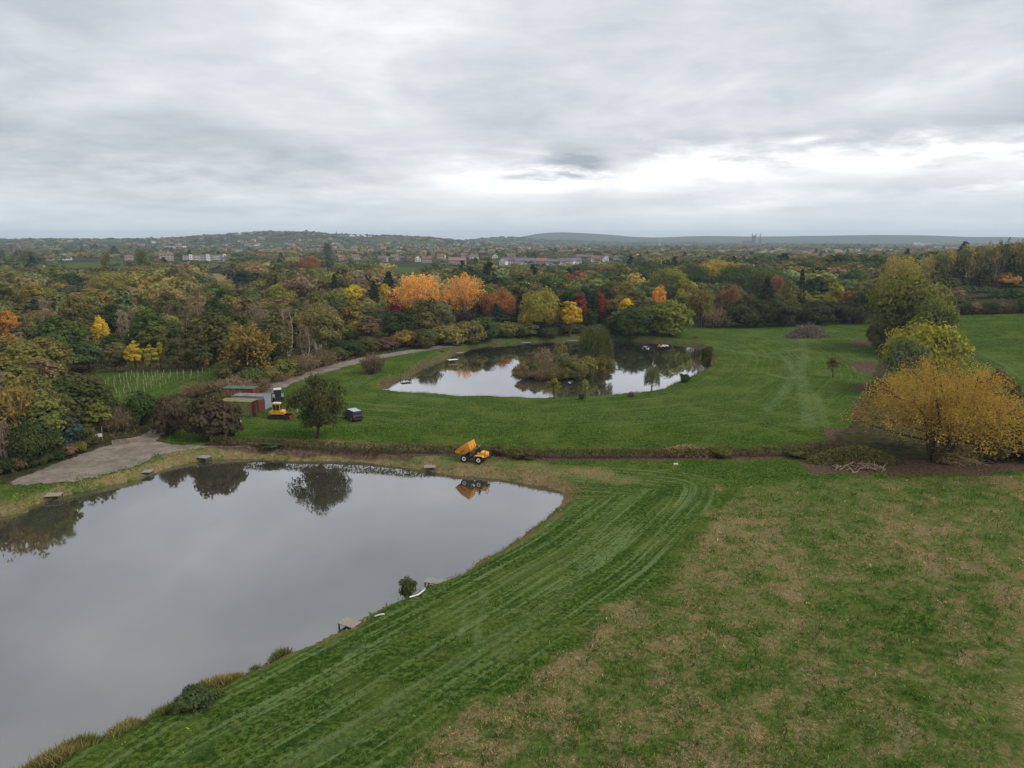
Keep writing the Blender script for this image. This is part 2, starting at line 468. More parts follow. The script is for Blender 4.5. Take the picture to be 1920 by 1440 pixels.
grn = n.mix(n.maprange(f1, 0.41, 0.59), (0.019, 0.045, 0.006), (0.086, 0.124, 0.021))
grn = n.mix(n.maprange(n.noise(n.vmath('MULTIPLY', pos, (0.6, 1.5, 1)), 0.75, 5, 0.65), 0.50, 0.62, 0.0, 0.6), grn, (0.015, 0.040, 0.006))
grn = n.mix(n.maprange(f2, 0.47, 0.60, 0.0, 0.5), grn, (0.100, 0.128, 0.028))
lane_v = n.vmath('MULTIPLY', n.attr('lane').outputs['Vector'], (1.7, 0.04, 0.0))
l1 = n.noise(lane_v, 1.0, 5, 0.65)
l2 = n.noise(n.vmath('MULTIPLY', n.attr('lane').outputs['Vector'], (0.36, 0.012, 0.0)), 1.0, 2, 0.5)
lw_ = a2.outputs[1]
grn = n.mix(n.math('MULTIPLY', n.math('MULTIPLY', n.maprange(l1, 0.50, 0.60), n.maprange(f1, 0.34, 0.54)), n.math('MULTIPLY', lw_, 0.95)), grn, (0.115, 0.165, 0.058))
grn = n.mix(n.math('MULTIPLY', n.maprange(l1, 0.48, 0.40), n.math('MULTIPLY', lw_, 0.5)), grn, (0.016, 0.050, 0.010))
grn = n.mix(n.math('MULTIPLY', n.maprange(l2, 0.52, 0.62), n.math('MULTIPLY', lw_, 0.45)), grn, (0.095, 0.135, 0.045))
grn = n.mix(n.math('MULTIPLY', a2.outputs[0], n.maprange(f1, 0.3, 0.6, 0.5, 1.0)), grn, (0.17, 0.22, 0.105))
straw = n.mix(n.maprange(f3, 0.40, 0.62), (0.120, 0.086, 0.038), (0.320, 0.250, 0.125))
straw = n.mix(n.maprange(f5, 0.42, 0.62, 0.0, 0.55), straw, (0.145, 0.108, 0.052))
dfac = n.maprange(n.math('ADD', a1.outputs[0], n.math('ADD', n.math('MULTIPLY', n.math('SUBTRACT', f1, 0.5), 1.5), n.math('MULTIPLY', n.math('SUBTRACT', f5, 0.5), 0.9))), 0.24, 0.80)
dfac = n.math('MULTIPLY', dfac, n.maprange(a1.outputs[0], 0.02, 0.2))
grn = n.mix(n.maprange(a1.outputs[0], 0.08, 0.35, 0.0, 0.5), grn, (0.105, 0.128, 0.034))
col = n.mix(dfac, grn, straw)
soilc = n.mix(n.maprange(f1, 0.35, 0.65), (0.050, 0.032, 0.021), (0.135, 0.092, 0.062))
sfac = n.maprange(n.math('ADD', a1.outputs[1], n.math('MULTIPLY', n.math('SUBTRACT', f1, 0.5), 1.1)), 0.35, 0.75)
sfac = n.math('MULTIPLY', sfac, n.maprange(a1.outputs[1], 0.02, 0.25))
col = n.mix(sfac, col, soilc)
woodc = n.mix(n.maprange(f5, 0.38, 0.62), (0.030, 0.036, 0.014), (0.070, 0.058, 0.030))
wfac = n.maprange(n.math('ADD', a1.outputs[2], n.math('MULTIPLY', n.math('SUBTRACT', f5, 0.5), 0.7)), 0.3, 0.7)
col = n.mix(wfac, col, woodc)
hgt = n.math('ADD', n.math('MULTIPLY', f1, 0.7), n.math('MULTIPLY', f3, 0.4))
finish(n, principled(n, col, 1.0, 0, 0.0, bump(n, hgt, 1.0, 0.2)))
ground = link('ground', gm, m_ground)
tag(ground, 'gently rolling meadow and pasture land reaching to the far hills', 'ground', kind='structure')

# ------------------------------------------------------------------ water
def water_sheet(name, P, grow, label):
    d = np.roll(P, -1, 0) - np.roll(P, 1, 0)
    nn = np.stack([d[:, 1], -d[:, 0]], 1) / (np.linalg.norm(d, axis=1)[:, None] + 1e-9)
    area = 0.5 * np.sum(P[:, 0] * np.roll(P[:, 1], -1) - np.roll(P[:, 0], -1) * P[:, 1])
    Q = P + nn * (grow if area > 0 else -grow)
    bm = bmesh.new()
    vs = [bm.verts.new((a, b, WATER)) for a, b in Q]
    f = bm.faces.new(vs)
    if f.normal.z < 0: f.normal_flip()
    bmesh.ops.triangulate(bm, faces=bm.faces[:])
    bm.normal_update()
    for f in bm.faces:
        if f.normal.z < 0: f.normal_flip()
    me = bpy.data.meshes.new(name); bm.to_mesh(me); bm.free()
    o = link(name, me, m_water)
    return tag(o, label, 'pond', kind='structure')
m_water, n = new_mat('pond_water')
geo = n.node('ShaderNodeNewGeometry'); pos = geo.outputs['Position']
rip = n.noise(n.vmath('MULTIPLY', pos, (0.7, 1.6, 1)), 1.6, 3, 0.5)
patch = n.maprange(n.noise(pos, 0.09, 4, 0.6), 0.42, 0.64)
nb = n.node('ShaderNodeBump'); nb.inputs['Distance'].default_value = 0.02
n.l.new(n.math('MULTIPLY', n.math('ADD', patch, 0.2), 0.09), nb.inputs['Strength']); n.l.new(rip, nb.inputs['Height'])
mud = n.mix(n.noise(pos, 0.05, 3, 0.5), (0.036, 0.035, 0.025), (0.050, 0.047, 0.036))
df = n.node('ShaderNodeBsdfDiffuse'); n.put(df.inputs[0], mud)
gl = n.node('ShaderNodeBsdfGlossy'); gl.inputs['Color'].default_value = (0.96, 0.96, 0.98, 1)
n.l.new(n.math('MULTIPLY_ADD', patch, 0.035, 0.025), gl.inputs['Roughness']); n.l.new(nb.outputs[0], gl.inputs['Normal'])
fr = n.node('ShaderNodeFresnel'); fr.inputs['IOR'].default_value = 2.75
ms = n.node('ShaderNodeMixShader'); n.l.new(n.math('MULTIPLY_ADD', fr.outputs[0], 2.3, -0.25, clamp=True), ms.inputs[0]); n.l.new(df.outputs[0], ms.inputs[1]); n.l.new(gl.outputs[0], ms.inputs[2])
finish(n, ms.outputs[0])
water_sheet('fishing_pond', POND1, 0.9, 'calm grey fishing pond with grassy banks and low timber platforms')
water_sheet('island_pond', POND2, 0.9, 'bright pond with a wooded island in the mown meadow')

# ------------------------------------------------------------------ gravel track and yard
def drape(name, keep, box, step, lift, mat, label):
    xs = np.arange(box[0], box[2], step); ys = np.arange(box[1], box[3], step)
    X, Y = np.meshgrid(xs, ys, indexing='ij')
    cxs, cys = X[:-1, :-1] + step / 2, Y[:-1, :-1] + step / 2
    ok = keep(cxs.ravel(), cys.ravel())
    id_ = np.arange(X.size).reshape(X.shape)
    Fq = np.stack([id_[:-1, :-1].ravel(), id_[1:, :-1].ravel(), id_[1:, 1:].ravel(), id_[:-1, 1:].ravel()], 1)[ok]
    used, inv = np.unique(Fq, return_inverse=True)
    x, y = X.ravel()[used], Y.ravel()[used]
    x = x + (vnoise(x * 3, y * 3, 5) - .5) * step * .6; y = y + (vnoise(x * 3, y * 3, 6) - .5) * step * .6
    z = height(x, y) + lift
    me = np_mesh(name, np.stack([x, y, z], 1), inv.reshape(-1, 4), True)
    return tag(link(name, me, mat), label, 'track', kind='structure')
m_gravel, n = new_mat('gravel')
geo = n.node('ShaderNodeNewGeometry'); pos = geo.outputs['Position']
k1 = n.noise(pos, 0.35, 6, 0.65); k2 = n.noise(pos, 7.0, 4, 0.7); k3 = n.noise(n.vmath('MULTIPLY', pos, (0.8, 1.1, 1)), 0.8, 6, 0.65)
gc = n.mix(n.maprange(k1, 0.38, 0.62), (0.140, 0.112, 0.086), (0.225, 0.188, 0.152))
gc = n.mix(n.maprange(k3, 0.48, 0.62, 0, 0.6), gc, (0.105, 0.080, 0.058))
gc = n.mix(n.maprange(n.noise(n.vmath('MULTIPLY', pos, (0.8, 1.2, 1)), 0.5, 5, 0.6), 0.54, 0.64, 0, 0.4), gc, (0.27, 0.24, 0.205))
gc = n.mix(n.maprange(k2, 0.45, 0.75, 0, 0.5), gc, (0.28, 0.245, 0.20))
gc = n.mix(n.maprange(n.noise(pos, 0.8, 5, 0.7), 0.60, 0.68, 0, 0.7), gc, (0.07, 0.095, 0.03))
finish(n, principled(n, gc, 0.9, 0, 0.2, bump(n, k2, 0.6, 0.05)))
YARD = poly_gt([(22, 910), (100, 909), (170, 895), (240, 882), (300, 866), (350, 850), (405, 843), (470, 842), (470, 838), (390, 837), (330, 835), (298, 829), (294, 820), (316, 808), (338, 797), (352, 788),
                (336, 786), (308, 800), (268, 815), (215, 832), (160, 850), (110, 868), (60, 887), (22, 902)])
TRACK = curve(poly_gt([(334, 796), (360, 784), (400, 768), (450, 750), (505, 729), (560, 707), (620, 690), (690, 673), (760, 661), (805, 654), (845, 647)]), 8)
def wobble(x, y, a): return x + (fbm(x / 1.6, y / 1.6, 91, 3) - .5) * a, y + (fbm(x / 1.6, y / 1.6, 95, 3) - .5) * a
drape('gravel_yard', lambda x, y: inside(YARD, *wobble(x, y, 1.6)), (YARD[:, 0].min() - 1, YARD[:, 1].min() - 1, YARD[:, 0].max() + 1, YARD[:, 1].max() + 1), 0.3, 0.05, m_gravel, 'wide worn gravel yard beside the fishing pond')
drape('gravel_track', lambda x, y: (dist_line(TRACK, *wobble(x, y, 1.2)) < 2.5), (TRACK[:, 0].min() - 3, TRACK[:, 1].min() - 3, TRACK[:, 0].max() + 3, TRACK[:, 1].max() + 3), 0.4, 0.062, m_gravel, 'pale gravel track running along the wood edge to the island pond')

# ------------------------------------------------------------------ foliage materials
def foliage_mat(name, source):
    m, n = new_mat(name)
    if source == 'object':
        base = n.node('ShaderNodeObjectInfo').outputs['Color']
    else:
        base = n.attr('col').outputs['Color']
    t = n.attr('tint').outputs['Fac']
    tcn = n.node('ShaderNodeTexCoord')
    geo = n.node('ShaderNodeNewGeometry')
    # leaves differ in brightness, some turn yellow or brown
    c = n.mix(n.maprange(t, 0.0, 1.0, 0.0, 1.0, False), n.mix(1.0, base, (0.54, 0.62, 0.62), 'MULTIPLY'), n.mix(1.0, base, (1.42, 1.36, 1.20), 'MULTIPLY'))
    big = n.noise(geo.outputs['Position'], 0.33, 2, 0.5)
    c = n.mix(n.maprange(big, 0.50, 0.72, 0.0, 0.4), c, n.mix(1.0, c, (1.28, 1.12, 0.85), 'MULTIPLY'))
    d = n.node('ShaderNodeBsdfDiffuse'); n.l.new(c, d.inputs[0])
    tr = n.node('ShaderNodeBsdfTranslucent'); n.l.new(n.mix(1.0, c, (0.85, 0.82, 0.55), 'MULTIPLY'), tr.inputs[0])
    ms = n.node('ShaderNodeAddShader')          # a leaf both reflects and lets light through
    n.l.new(d.outputs[0], ms.inputs[0]); n.l.new(tr.outputs[0], ms.inputs[1])
    finish(n, ms.outputs[0])
    return m
m_leaf = foliage_mat('foliage', 'object')
m_leafc = foliage_mat('foliage_mass', 'attr')
def bark(name, a, b):
    m, n = new_mat(name)
    tcn = n.node('ShaderNodeTexCoord')
    f = n.noise(n.vmath('MULTIPLY', tcn.outputs['Object'], (6, 6, 1.5)), 1.5, 5, 0.6)
    finish(n, principled(n, n.mix(n.maprange(f, 0.35, 0.65), a, b), 0.9, 0, 0.15))
    return m
m_bark = bark('bark', (0.035, 0.026, 0.019), (0.095, 0.072, 0.053))
m_birch = bark('pale_bark', (0.22, 0.18, 0.14), (0.42, 0.37, 0.31))
m_cut = bark('cut_wood', (0.16, 0.11, 0.07), (0.42, 0.33, 0.22))

PAL = dict(olive=(0.120, 0.110, 0.040), dk=(0.040, 0.054, 0.021), green=(0.058, 0.076, 0.026), lt=(0.118, 0.128, 0.038), ygreen=(0.170, 0.160, 0.032),
           yellow=(0.46, 0.33, 0.030), ochre=(0.190, 0.140, 0.046), orange=(0.46, 0.255, 0.080), rust=(0.20, 0.085, 0.036), red=(0.155, 0.022, 0.026),
           brown=(0.135, 0.098, 0.060), mauve=(0.160, 0.122, 0.094), blue=(0.040, 0.064, 0.058), pine=(0.024, 0.038, 0.022), tan=(0.25, 0.20, 0.085), willow=(0.250, 0.165, 0.042),
           sage=(0.092, 0.108, 0.055), dkol=(0.074, 0.071, 0.030))

# ------------------------------------------------------------------ leaf and limb geometry
def frames(nrm, rng):
    nrm = nrm / (np.linalg.norm(nrm, axis=1)[:, None] + 1e-9)
    r = rng.normal(size=nrm.shape)
    t = np.cross(nrm, r); t /= np.linalg.norm(t, axis=1)[:, None] + 1e-9
    b = np.cross(nrm, t)
    return t, b
def leaves(P, N, S, rng, asp=0.62, T=None):
    """one rhombus per leaf spray"""
    t, b = frames(N, rng)
    if T is not None:
        t = T / (np.linalg.norm(T, axis=1)[:, None] + 1e-9)
        b = np.cross(t, rng.normal(size=t.shape)); b /= np.linalg.norm(b, axis=1)[:, None] + 1e-9
    S = S[:, None]
    k = len(P)
    V = np.empty((k, 4, 3))
    V[:, 0] = P - t * S; V[:, 1] = P + b * S * asp; V[:, 2] = P + t * S; V[:, 3] = P - b * S * asp
    return V.reshape(-1, 3), np.arange(k * 4).reshape(k, 4)
def rdir(n, rng, zmin=-1.0):
    z = rng.uniform(zmin, 1, n); a = rng.uniform(0, 2 * np.pi, n); s = np.sqrt(1 - z * z)
    return np.stack([s * np.cos(a), s * np.sin(a), z], 1)
def tube(pts, rad, sides=5):
    P = np.array(pts, float); n = len(P)
    d = np.gradient(P, axis=0)
    V = []
    for i in range(n):
        t = d[i] / (np.linalg.norm(d[i]) + 1e-9)
        a = np.cross(t, (0.31, 0.95, 0.05)); a /= np.linalg.norm(a) + 1e-9
        b = np.cross(t, a)
        for k in range(sides):
            th = 2 * np.pi * k / sides
            V.append(P[i] + rad[i] * (a * math.cos(th) + b * math.sin(th)))
    F = []
    for i in range(n - 1):
        for k in range(sides):
            k2 = (k + 1) % sides
            F.append((i * sides + k, i * sides + k2, (i + 1) * sides + k2, (i + 1) * sides + k))
    return np.array(V), np.array(F)
def join(parts):
    Vs, Fs, o = [], [], 0
    for V, F in parts:
        Vs.append(V); Fs.append(F + o); o += len(V)
    return np.vstack(Vs), np.vstack(Fs)
def limb(a, b, r0, r1, rng, sag=0.15, n=5, sides=5):
    a, b = np.array(a, float), np.array(b, float)
    L = np.linalg.norm(b - a)
    t = np.linspace(0, 1, n)[:, None]
    mid = rng.normal(size=3) * L * 0.07; mid[2] += sag * L
    P = a * (1 - t) + b * t + mid * (4 * t * (1 - t)) * 0.6
    return tube(P, np.linspace(r0, r1, n), sides)

def clumps_round(rng, W, H, cb, nc):
    """centres of leaf clumps through the volume of a rounded crown"""
    ch = H - cb
    d = rdir(nc, rng, -0.75)
    rho = rng.uniform(0.35, 1.0, nc) ** 0.55
    rc = rng.uniform(0.13, 0.25, nc) * W * 0.5 + 0.035 * W
    lob = 1 + 0.16 * np.sin(2 * np.arctan2(d[:, 1], d[:, 0]) + rng.uniform(0, 6)) + 0.1 * np.sin(3 * np.arctan2(d[:, 1], d[:, 0]) + rng.uniform(0, 6))
    C = np.stack([d[:, 0] * (W / 2 - rc) * rho * lob, d[:, 1] * (W / 2 - rc) * rho * lob, cb + ch * 0.46 + d[:, 2] * np.where(d[:, 2] > 0, ch * 0.54 - rc, ch * 0.46 - rc * .6) * rho], 1)
    return C, rc
def crown_round(rng, W, H, cb, nc, nl, ls, core=0.12):
    C, rc = clumps_round(rng, W, H, cb, nc)
    k = rng.integers(0, nc, nl)
    k = np.where(rng.random(nl) < 0.5, rng.choice(nc, nl, p=rc ** 2 / np.sum(rc ** 2)), k)
    d = rdir(nl, rng, -0.8)
    P = C[k] + d * (rc[k] * (0.55 + 0.55 * rng.random(nl)))[:, None] * np.array([1, 1, 0.8])
    out = P - np.array([0, 0, cb + (H - cb) * .38]); out = out / (np.linalg.norm(out, axis=1)[:, None] + 1e-6)
    N = d * .7 + out * .9 + rng.normal(size=d.shape) * 0.5 + np.array([0, 0, 0.2])
    S = ls * rng.uniform(0.6, 1.35, nl)
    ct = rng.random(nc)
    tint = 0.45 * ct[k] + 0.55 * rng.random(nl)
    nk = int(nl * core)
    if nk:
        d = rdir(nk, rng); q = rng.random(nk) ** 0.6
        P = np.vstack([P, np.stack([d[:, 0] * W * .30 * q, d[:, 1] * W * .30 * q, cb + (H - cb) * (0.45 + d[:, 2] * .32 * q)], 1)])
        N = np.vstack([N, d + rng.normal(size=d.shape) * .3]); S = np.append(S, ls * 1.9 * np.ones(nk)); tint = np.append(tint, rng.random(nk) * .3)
    V, F = leaves(P, N, S, rng)
    return V, F, np.repeat(tint, 4), C, rc
def crown_lines(rng, lines, per, rad, ls, asp=0.45, droop=0.0, along=0.7):
    """leaf sprays set along branch lines (plumes, strands, twigs); lines: list of point arrays"""
    Ps, Ts, tt = [], [], []
    for L in lines:
        L = np.asarray(L); k = max(2, int(per))
        t = rng.random(k) ** 0.8 * (len(L) - 1)
        i = np.minimum(t.astype(int), len(L) - 2); f = (t - i)[:, None]
        p = L[i] * (1 - f) + L[i + 1] * f
        tv = L[i + 1] - L[i]; tv = tv / (np.linalg.norm(tv, axis=1)[:, None] + 1e-9)
        r = rad * (0.35 + 0.9 * np.sin(np.pi * np.clip(t / (len(L) - 1), 0.12, 0.93)))[:, None]
        Ps.append(p + rng.normal(size=p.shape) * r)
        Ts.append(tv * along + rng.normal(size=p.shape) * 0.45 + np.array([0, 0, -droop]))
        tt.append(0.5 * rng.random() + 0.5 * rng.random(k))
    P = np.vstack(Ps); T = np.vstack(Ts); tint = np.concatenate(tt)
    V, F = leaves(P, T, ls * rng.uniform(0.6, 1.35, len(P)), rng, asp, T)
    return V, F, np.repeat(tint, 4)

# ------------------------------------------------------------------ tree prototypes, each a crown mesh and a trunk mesh at a nominal size
PROTO = {}
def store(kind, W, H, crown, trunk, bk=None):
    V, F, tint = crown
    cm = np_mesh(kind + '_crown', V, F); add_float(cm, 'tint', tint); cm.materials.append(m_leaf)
    tm = None
    if trunk is not None:
        tm = np_mesh(kind + '_trunk', trunk[0], trunk[1], True); tm.materials.append(bk or m_bark)
    PROTO.setdefault(kind, []).append((W, H, cm, tm))
def limbs_to(rng, C, rc, H, cb, r0, count, stems=1):
    parts = [tube([(0, 0, -0.3), (0.02 * H * rng.normal(), .02 * H * rng.normal(), cb * .5), (0, 0, cb + .12 * H), (0, 0, H * .72)], [r0 * 1.35, r0, r0 * .75, r0 * .15], 7)]
    for i in rng.permutation(len(C))[:count]:
        z0 = min(max(cb * 0.7, C[i, 2] * 0.55), H * .6)
        parts.append(limb((0, 0, z0), C[i], r0 * .42, r0 * .08, rng))
    return join(parts)
def p_round(kind, W, H, cbf, nc, nl, ls, seed, core=.12, limbs=8, bk=None):
    rng = np.random.default_rng(seed)
    V, F, t, C, rc = crown_round(rng, W, H, H * cbf, nc, nl, ls, core)
    store(kind, W, H, (V, F, t), limbs_to(rng, C, rc, H, H * cbf, 0.022 * H + 0.04, limbs), bk)
for s in range(4): p_round('broad', 10, 12, .06, 46, 2900, .34, 100 + s)
for s in range(2): p_round('tall', 7, 14, .14, 44, 2100, .36, 120 + s)
for s in range(3): p_round('bush', 6, 4.6, -.08, 40, 2400, .21, 140 + s, .2)
for s in range(3): p_round('big', 20, 16, .04, 100, 7500, .40, 160 + s)
for s in range(2): p_round('sapling', 4, 5.5, .22, 22, 620, .2, 180 + s, .05)
p_round('oak', 10.6, 10.8, .03, 62, 8200, .19, 191, .02, 34)
def p_conifer(W, H, nl, ls, seed):
    rng = np.random.default_rng(seed)
    t = rng.random(nl) ** 0.75
    whorl = np.floor(t * 13) / 13 + rng.normal(size=nl) * .012
    a = rng.uniform(0, 2 * np.pi, nl)
    rad = (1 - whorl) ** .85 * W / 2 * rng.uniform(.35, 1.0, nl) ** .5 * (1 + .22 * np.sin(a * 3 + whorl * 40))
    P = np.stack([rad * np.cos(a), rad * np.sin(a), H * (0.05 + .95 * whorl) - rad * .22], 1)
    T = np.stack([np.cos(a), np.sin(a), -.35 + .1 * rng.normal(size=nl)], 1) + rng.normal(size=(nl, 3)) * .25
    V, F = leaves(P, T, ls * rng.uniform(.6, 1.3, nl), rng, .5, T)
    store('conifer', W, H, (V, F, np.repeat(rng.random(nl), 4)), tube([(0, 0, -.2), (0, 0, H * .5), (0, 0, H * .97)], [.022 * H, .014 * H, .003 * H], 6))
p_conifer(6, 13, 1900, .42, 201); p_conifer(7.5, 12, 1900, .45, 202)
def p_poplar(seed):
    rng = np.random.default_rng(seed); W, H = 5, 17
    lines = []
    for k in range(46):
        a = rng.uniform(0, 6.28); z0 = rng.uniform(.05, .7) * H; L = rng.uniform(.14, .34) * H; q = rng.uniform(.25, .5) * W * math.sin(math.pi * min(.95, .2 + z0 / H * .9))
        lines.append(np.array([(0, 0, z0), (q * .6 * math.cos(a), q * .6 * math.sin(a), z0 + L * .45), (q * math.cos(a), q * math.sin(a), min(z0 + L, H))]))
    store('poplar', W, H, crown_lines(rng, lines, 50, .45, .34, .5), tube([(0, 0, -.2), (0, 0, H * .5), (0, 0, H * .95)], [.3, .2, .03], 6))
p_poplar(211)
def p_plume(kind, W, H, cb, nb, per, rad, ls, seed, stems, bk=None, spread=.85, droop=0.):
    """many ascending feathery branches from several pale stems"""
    rng = np.random.default_rng(seed); lines = []; tr = []
    st = []
    for k in range(stems):
        a = 6.28 * k / stems + rng.uniform(-.4, .4); q = W * .2 * rng.uniform(.5, 1)
        top = np.array((q * math.cos(a), q * math.sin(a), H * rng.uniform(.5, .68)))
        base = np.array((q * .22 * math.cos(a), q * .22 * math.sin(a), -.3))
        st.append((base, top)); tr.append(limb(base, top, .028 * H, .010 * H, rng, .03, 5, 6))
    for k in range(nb):
        b, t_ = st[k % stems]
        f = rng.uniform(.3, 1.0); p0 = b * (1 - f) + t_ * f
        d = rdir(1, rng, -.12)[0]
        e = np.array((d[0] * W * .5 * spread, d[1] * W * .5 * spread, 0)) * rng.uniform(.5, 1.1)
        hh = np.hypot(e[0], e[1]) / (W * .5)
        zt = cb + (H - cb) * math.sqrt(max(.03, 1 - min(.97, hh * hh))) * rng.uniform(.55, 1.0)
        tip = np.array((e[0], e[1], max(zt, cb)))
        mid = p0 * .5 + tip * .5 + np.array((e[0] * .12, e[1] * .12, -.03 * H + .05 * H * rng.random()))
        ln = curve([p0, mid, tip], 3)
        tip2 = tip + np.array((e[0] * .05, e[1] * .05, -droop * H)); ln = np.vstack([ln[1:], tip2])
        lines.append(ln)
        if k % (7 if kind == 'spread_willow' else 3) == 0: tr.append(tube(np.vstack([p0, ln]), np.linspace(.010 * H, .0018 * H, len(ln) + 1), 4))
    store(kind, W, H, crown_lines(rng, lines, per, rad, ls, .5), join(tr), bk)
p_plume('plume', 24, 19, 2.0, 150, 60, .7, .34, 221, 5, m_birch)
p_plume('plume', 24, 19, 2.5, 140, 60, .7, .34, 222, 4, m_birch)
p_plume('spread_willow', 23.5, 15.2, 4.0, 340, 112, .70, .15, 231, 7, m_bark, .98, .02)
p_plume('feather', 9, 13, 2.5, 60, 30, .42, .33, 241, 2, m_birch)
p_plume('feather', 8, 12, 2.0, 60, 30, .4, .33, 242, 3, m_bark)
def p_weep(seed, W, H, nst, per):
    rng = np.random.default_rng(seed); lines = []; tr = [tube([(0, 0, -.3), (.1, 0, H * .35), (0, .1, H * .7)], [.35, .28, .12], 7)]
    for k in range(nst):
        d = rdir(1, rng, -.05)[0]; q = rng.uniform(.45, 1.0) ** .5
        p = np.array((d[0] * W * .46 * q, d[1] * W * .46 * q, H * (.45 + .55 * max(d[2], .05) ** .6 * q)))
        L = rng.uniform(.25, .75) * (p[2] - .4)
        o = np.array((d[0], d[1], 0)) * .25
        lines.append(np.array([p, p + o + (0, 0, -.33 * L), p + o * 1.5 + (0, 0, -.7 * L), p + o * 1.6 + (0, 0, -L)]))
        if k % 9 == 0: tr.append(limb((0, 0, H * .5), p, .1, .02, rng))
    store('weeper', W, H, crown_lines(rng, lines, per, .16, .24, .34, .6, 1.2), join(tr))
p_weep(251, 9, 10, 330, 18)
def p_birch(seed, W, H, dens):
    """slim pale stem, thin half bare crown of fine twigs"""
    rng = np.random.default_rng(seed); lines = []; tr = []
    ns = rng.integers(1, 4)
    for s in range(ns):
        a = rng.uniform(0, 6.28); q = .10 * W * (ns > 1)
        b = np.array((q * .4 * math.cos(a), q * .4 * math.sin(a), -.2)); t_ = np.array((q * 1.6 * math.cos(a), q * 1.6 * math.sin(a), H * rng.uniform(.86, .96)))
        tr.append(limb(b, t_, .012 * H, .003 * H, rng, 0, 6, 5))
        for k in range(dens):
            f = rng.uniform(.3, .98); p = b * (1 - f) + t_ * f; d = rdir(1, rng, .0)[0]
            L = W * .5 * rng.uniform(.5, 1.0) * (1.15 - f)
            e = p + np.array((d[0] * L, d[1] * L, L * (.6 + .5 * rng.random())))
            lines.append(np.array([p, p * .5 + e * .5 + (0, 0, .1 * L), e]))
            if k % 4 == 0: tr.append(tube([p, e], [.004 * H, .0012 * H], 3))
    store('birch', W, H, crown_lines(rng, lines, 1500 // (dens * ns), .26, .24, .2), join(tr), m_birch)
for s in range(3): p_birch(261 + s, 5, 12.5, 34)
def p_twig(kind, seed, W, H, nb, per, ls):
    """leafless or nearly leafless shrub: fans of fine twigs from the base"""
    rng = np.random.default_rng(seed); lines = []; tr = []
    for k in range(nb):
        d = rdir(1, rng, .15)[0]; b = np.array((d[0] * W * .12, d[1] * W * .12, -.1)); e = np.array((d[0] * W * .5, d[1] * W * .5, H * (.35 + .65 * d[2]))) * rng.uniform(.75, 1.05)
        ln = curve([b, b * .5 + e * .5 + (0, 0, .08 * H), e], 3); lines.append(ln)
        if k % 2 == 0: tr.append(tube(ln, np.linspace(.014 * H, .003 * H, len(ln)), 4))
    store(kind, W, H, crown_lines(rng, lines, per, .075 * W, ls, .14), join(tr))
p_twig('twiggy', 271, 6, 4.5, 80, 26, .36); p_twig('twiggy', 272, 6, 4.5, 80, 26, .36)

# ------------------------------------------------------------------ planting
TREE_COUNT = [0]
FOOT = []          # (x, y, radius) of planted things
_prng = np.random.default_rng(7)
def plant(kind, x, y, W, H, col, name, label, group=None, cat='tree', z=None, var=None, jitter=.10, rz=None):
    P = PROTO[kind]; W0, H0, cm, tm = P[_prng.integers(0, len(P)) if var is None else var % len(P)]
    zz = hz1(x, y) if z is None else z
    e = empty(name, (x, y, zz - 0.02), _prng.uniform(0, 6.28) if rz is None else rz)
    e.scale = (W / W0, W / W0, H / H0)
    c = np.array(PAL[col] if isinstance(col, str) else col) * np.exp(_prng.normal() * jitter * 1.2 + _prng.normal(size=3) * jitter * .4)
    o = bpy.data.objects.new('crown', cm); COL.objects.link(o); o.parent = e; o.color = (*c, 1)
    if tm is not None:
        t = bpy.data.objects.new('trunk' if cat == 'tree' else 'stems', tm); COL.objects.link(t); t.parent = e
    tag(e, label, cat, group)
    FOOT.append((x, y, W * .5)); TREE_COUNT[0] += 1
    return e
KEEP_TREES = []
def keep_seen(px, ytop, wpx, x, y, z):
    yb = proj(x, y, z)[1]
    KEEP_TREES.append((px - wpx * .4, ytop, px + wpx * .4, ytop + (yb - ytop) * .75, math.hypot(x, y)))
def at_base(px, pyb):
    p = GT(px, pyb); return p[0], p[1], p[2]
def size_px(px, ytop, wpx, x, y, z):
    dep = proj(x, y, z)[2]
    W = wpx * dep / FPX
    d = pixdir(px, ytop); t = (y) / d[1]
    return W, max(0.6, CAM_H + d[2] * t - z)
def tree_b(kind, px, ytop, wpx, ybase, col, label, name='broadleaf_tree', group=None, cat='tree', **k):
    x, y, z = at_base(px, ybase)
    z = k.pop('z', z)
    W, H = size_px(px, ytop, wpx, x, y, z)
    if cat == 'tree': keep_seen(px, ytop, wpx, x, y, z)
    return plant(kind, x, y, W, H, col, name, label, group, cat, z, **k)
def tree_h(kind, px, ytop, wpx, H, col, label, name='broadleaf_tree', group=None, **k):
    t0 = 312.0 if px > 1740 else 120.0
    """base hidden: distance from the usual height of such a tree"""
    d = pixdir(px, ytop)
    t = np.arange(t0, 2600.0, 2.0); zl = land(d[0] * t, d[1] * t)
    hit = CAM_H + d[2] * t <= zl + H; k_ = np.argmax(hit) if hit.any() else int((1500 - t0) / 2); t = t[k_]
    x, y = d[0] * t, d[1] * t; z = float(land(np.array([x]), np.array([y]))[0]); H = CAM_H + d[2] * t - z
    dep = proj(x, y, z)[2]
    keep_seen(px, ytop, wpx, x, y, z)
    return plant(kind, x, y, wpx * dep / FPX, H, col, name, label, group, 'tree', z, **k)

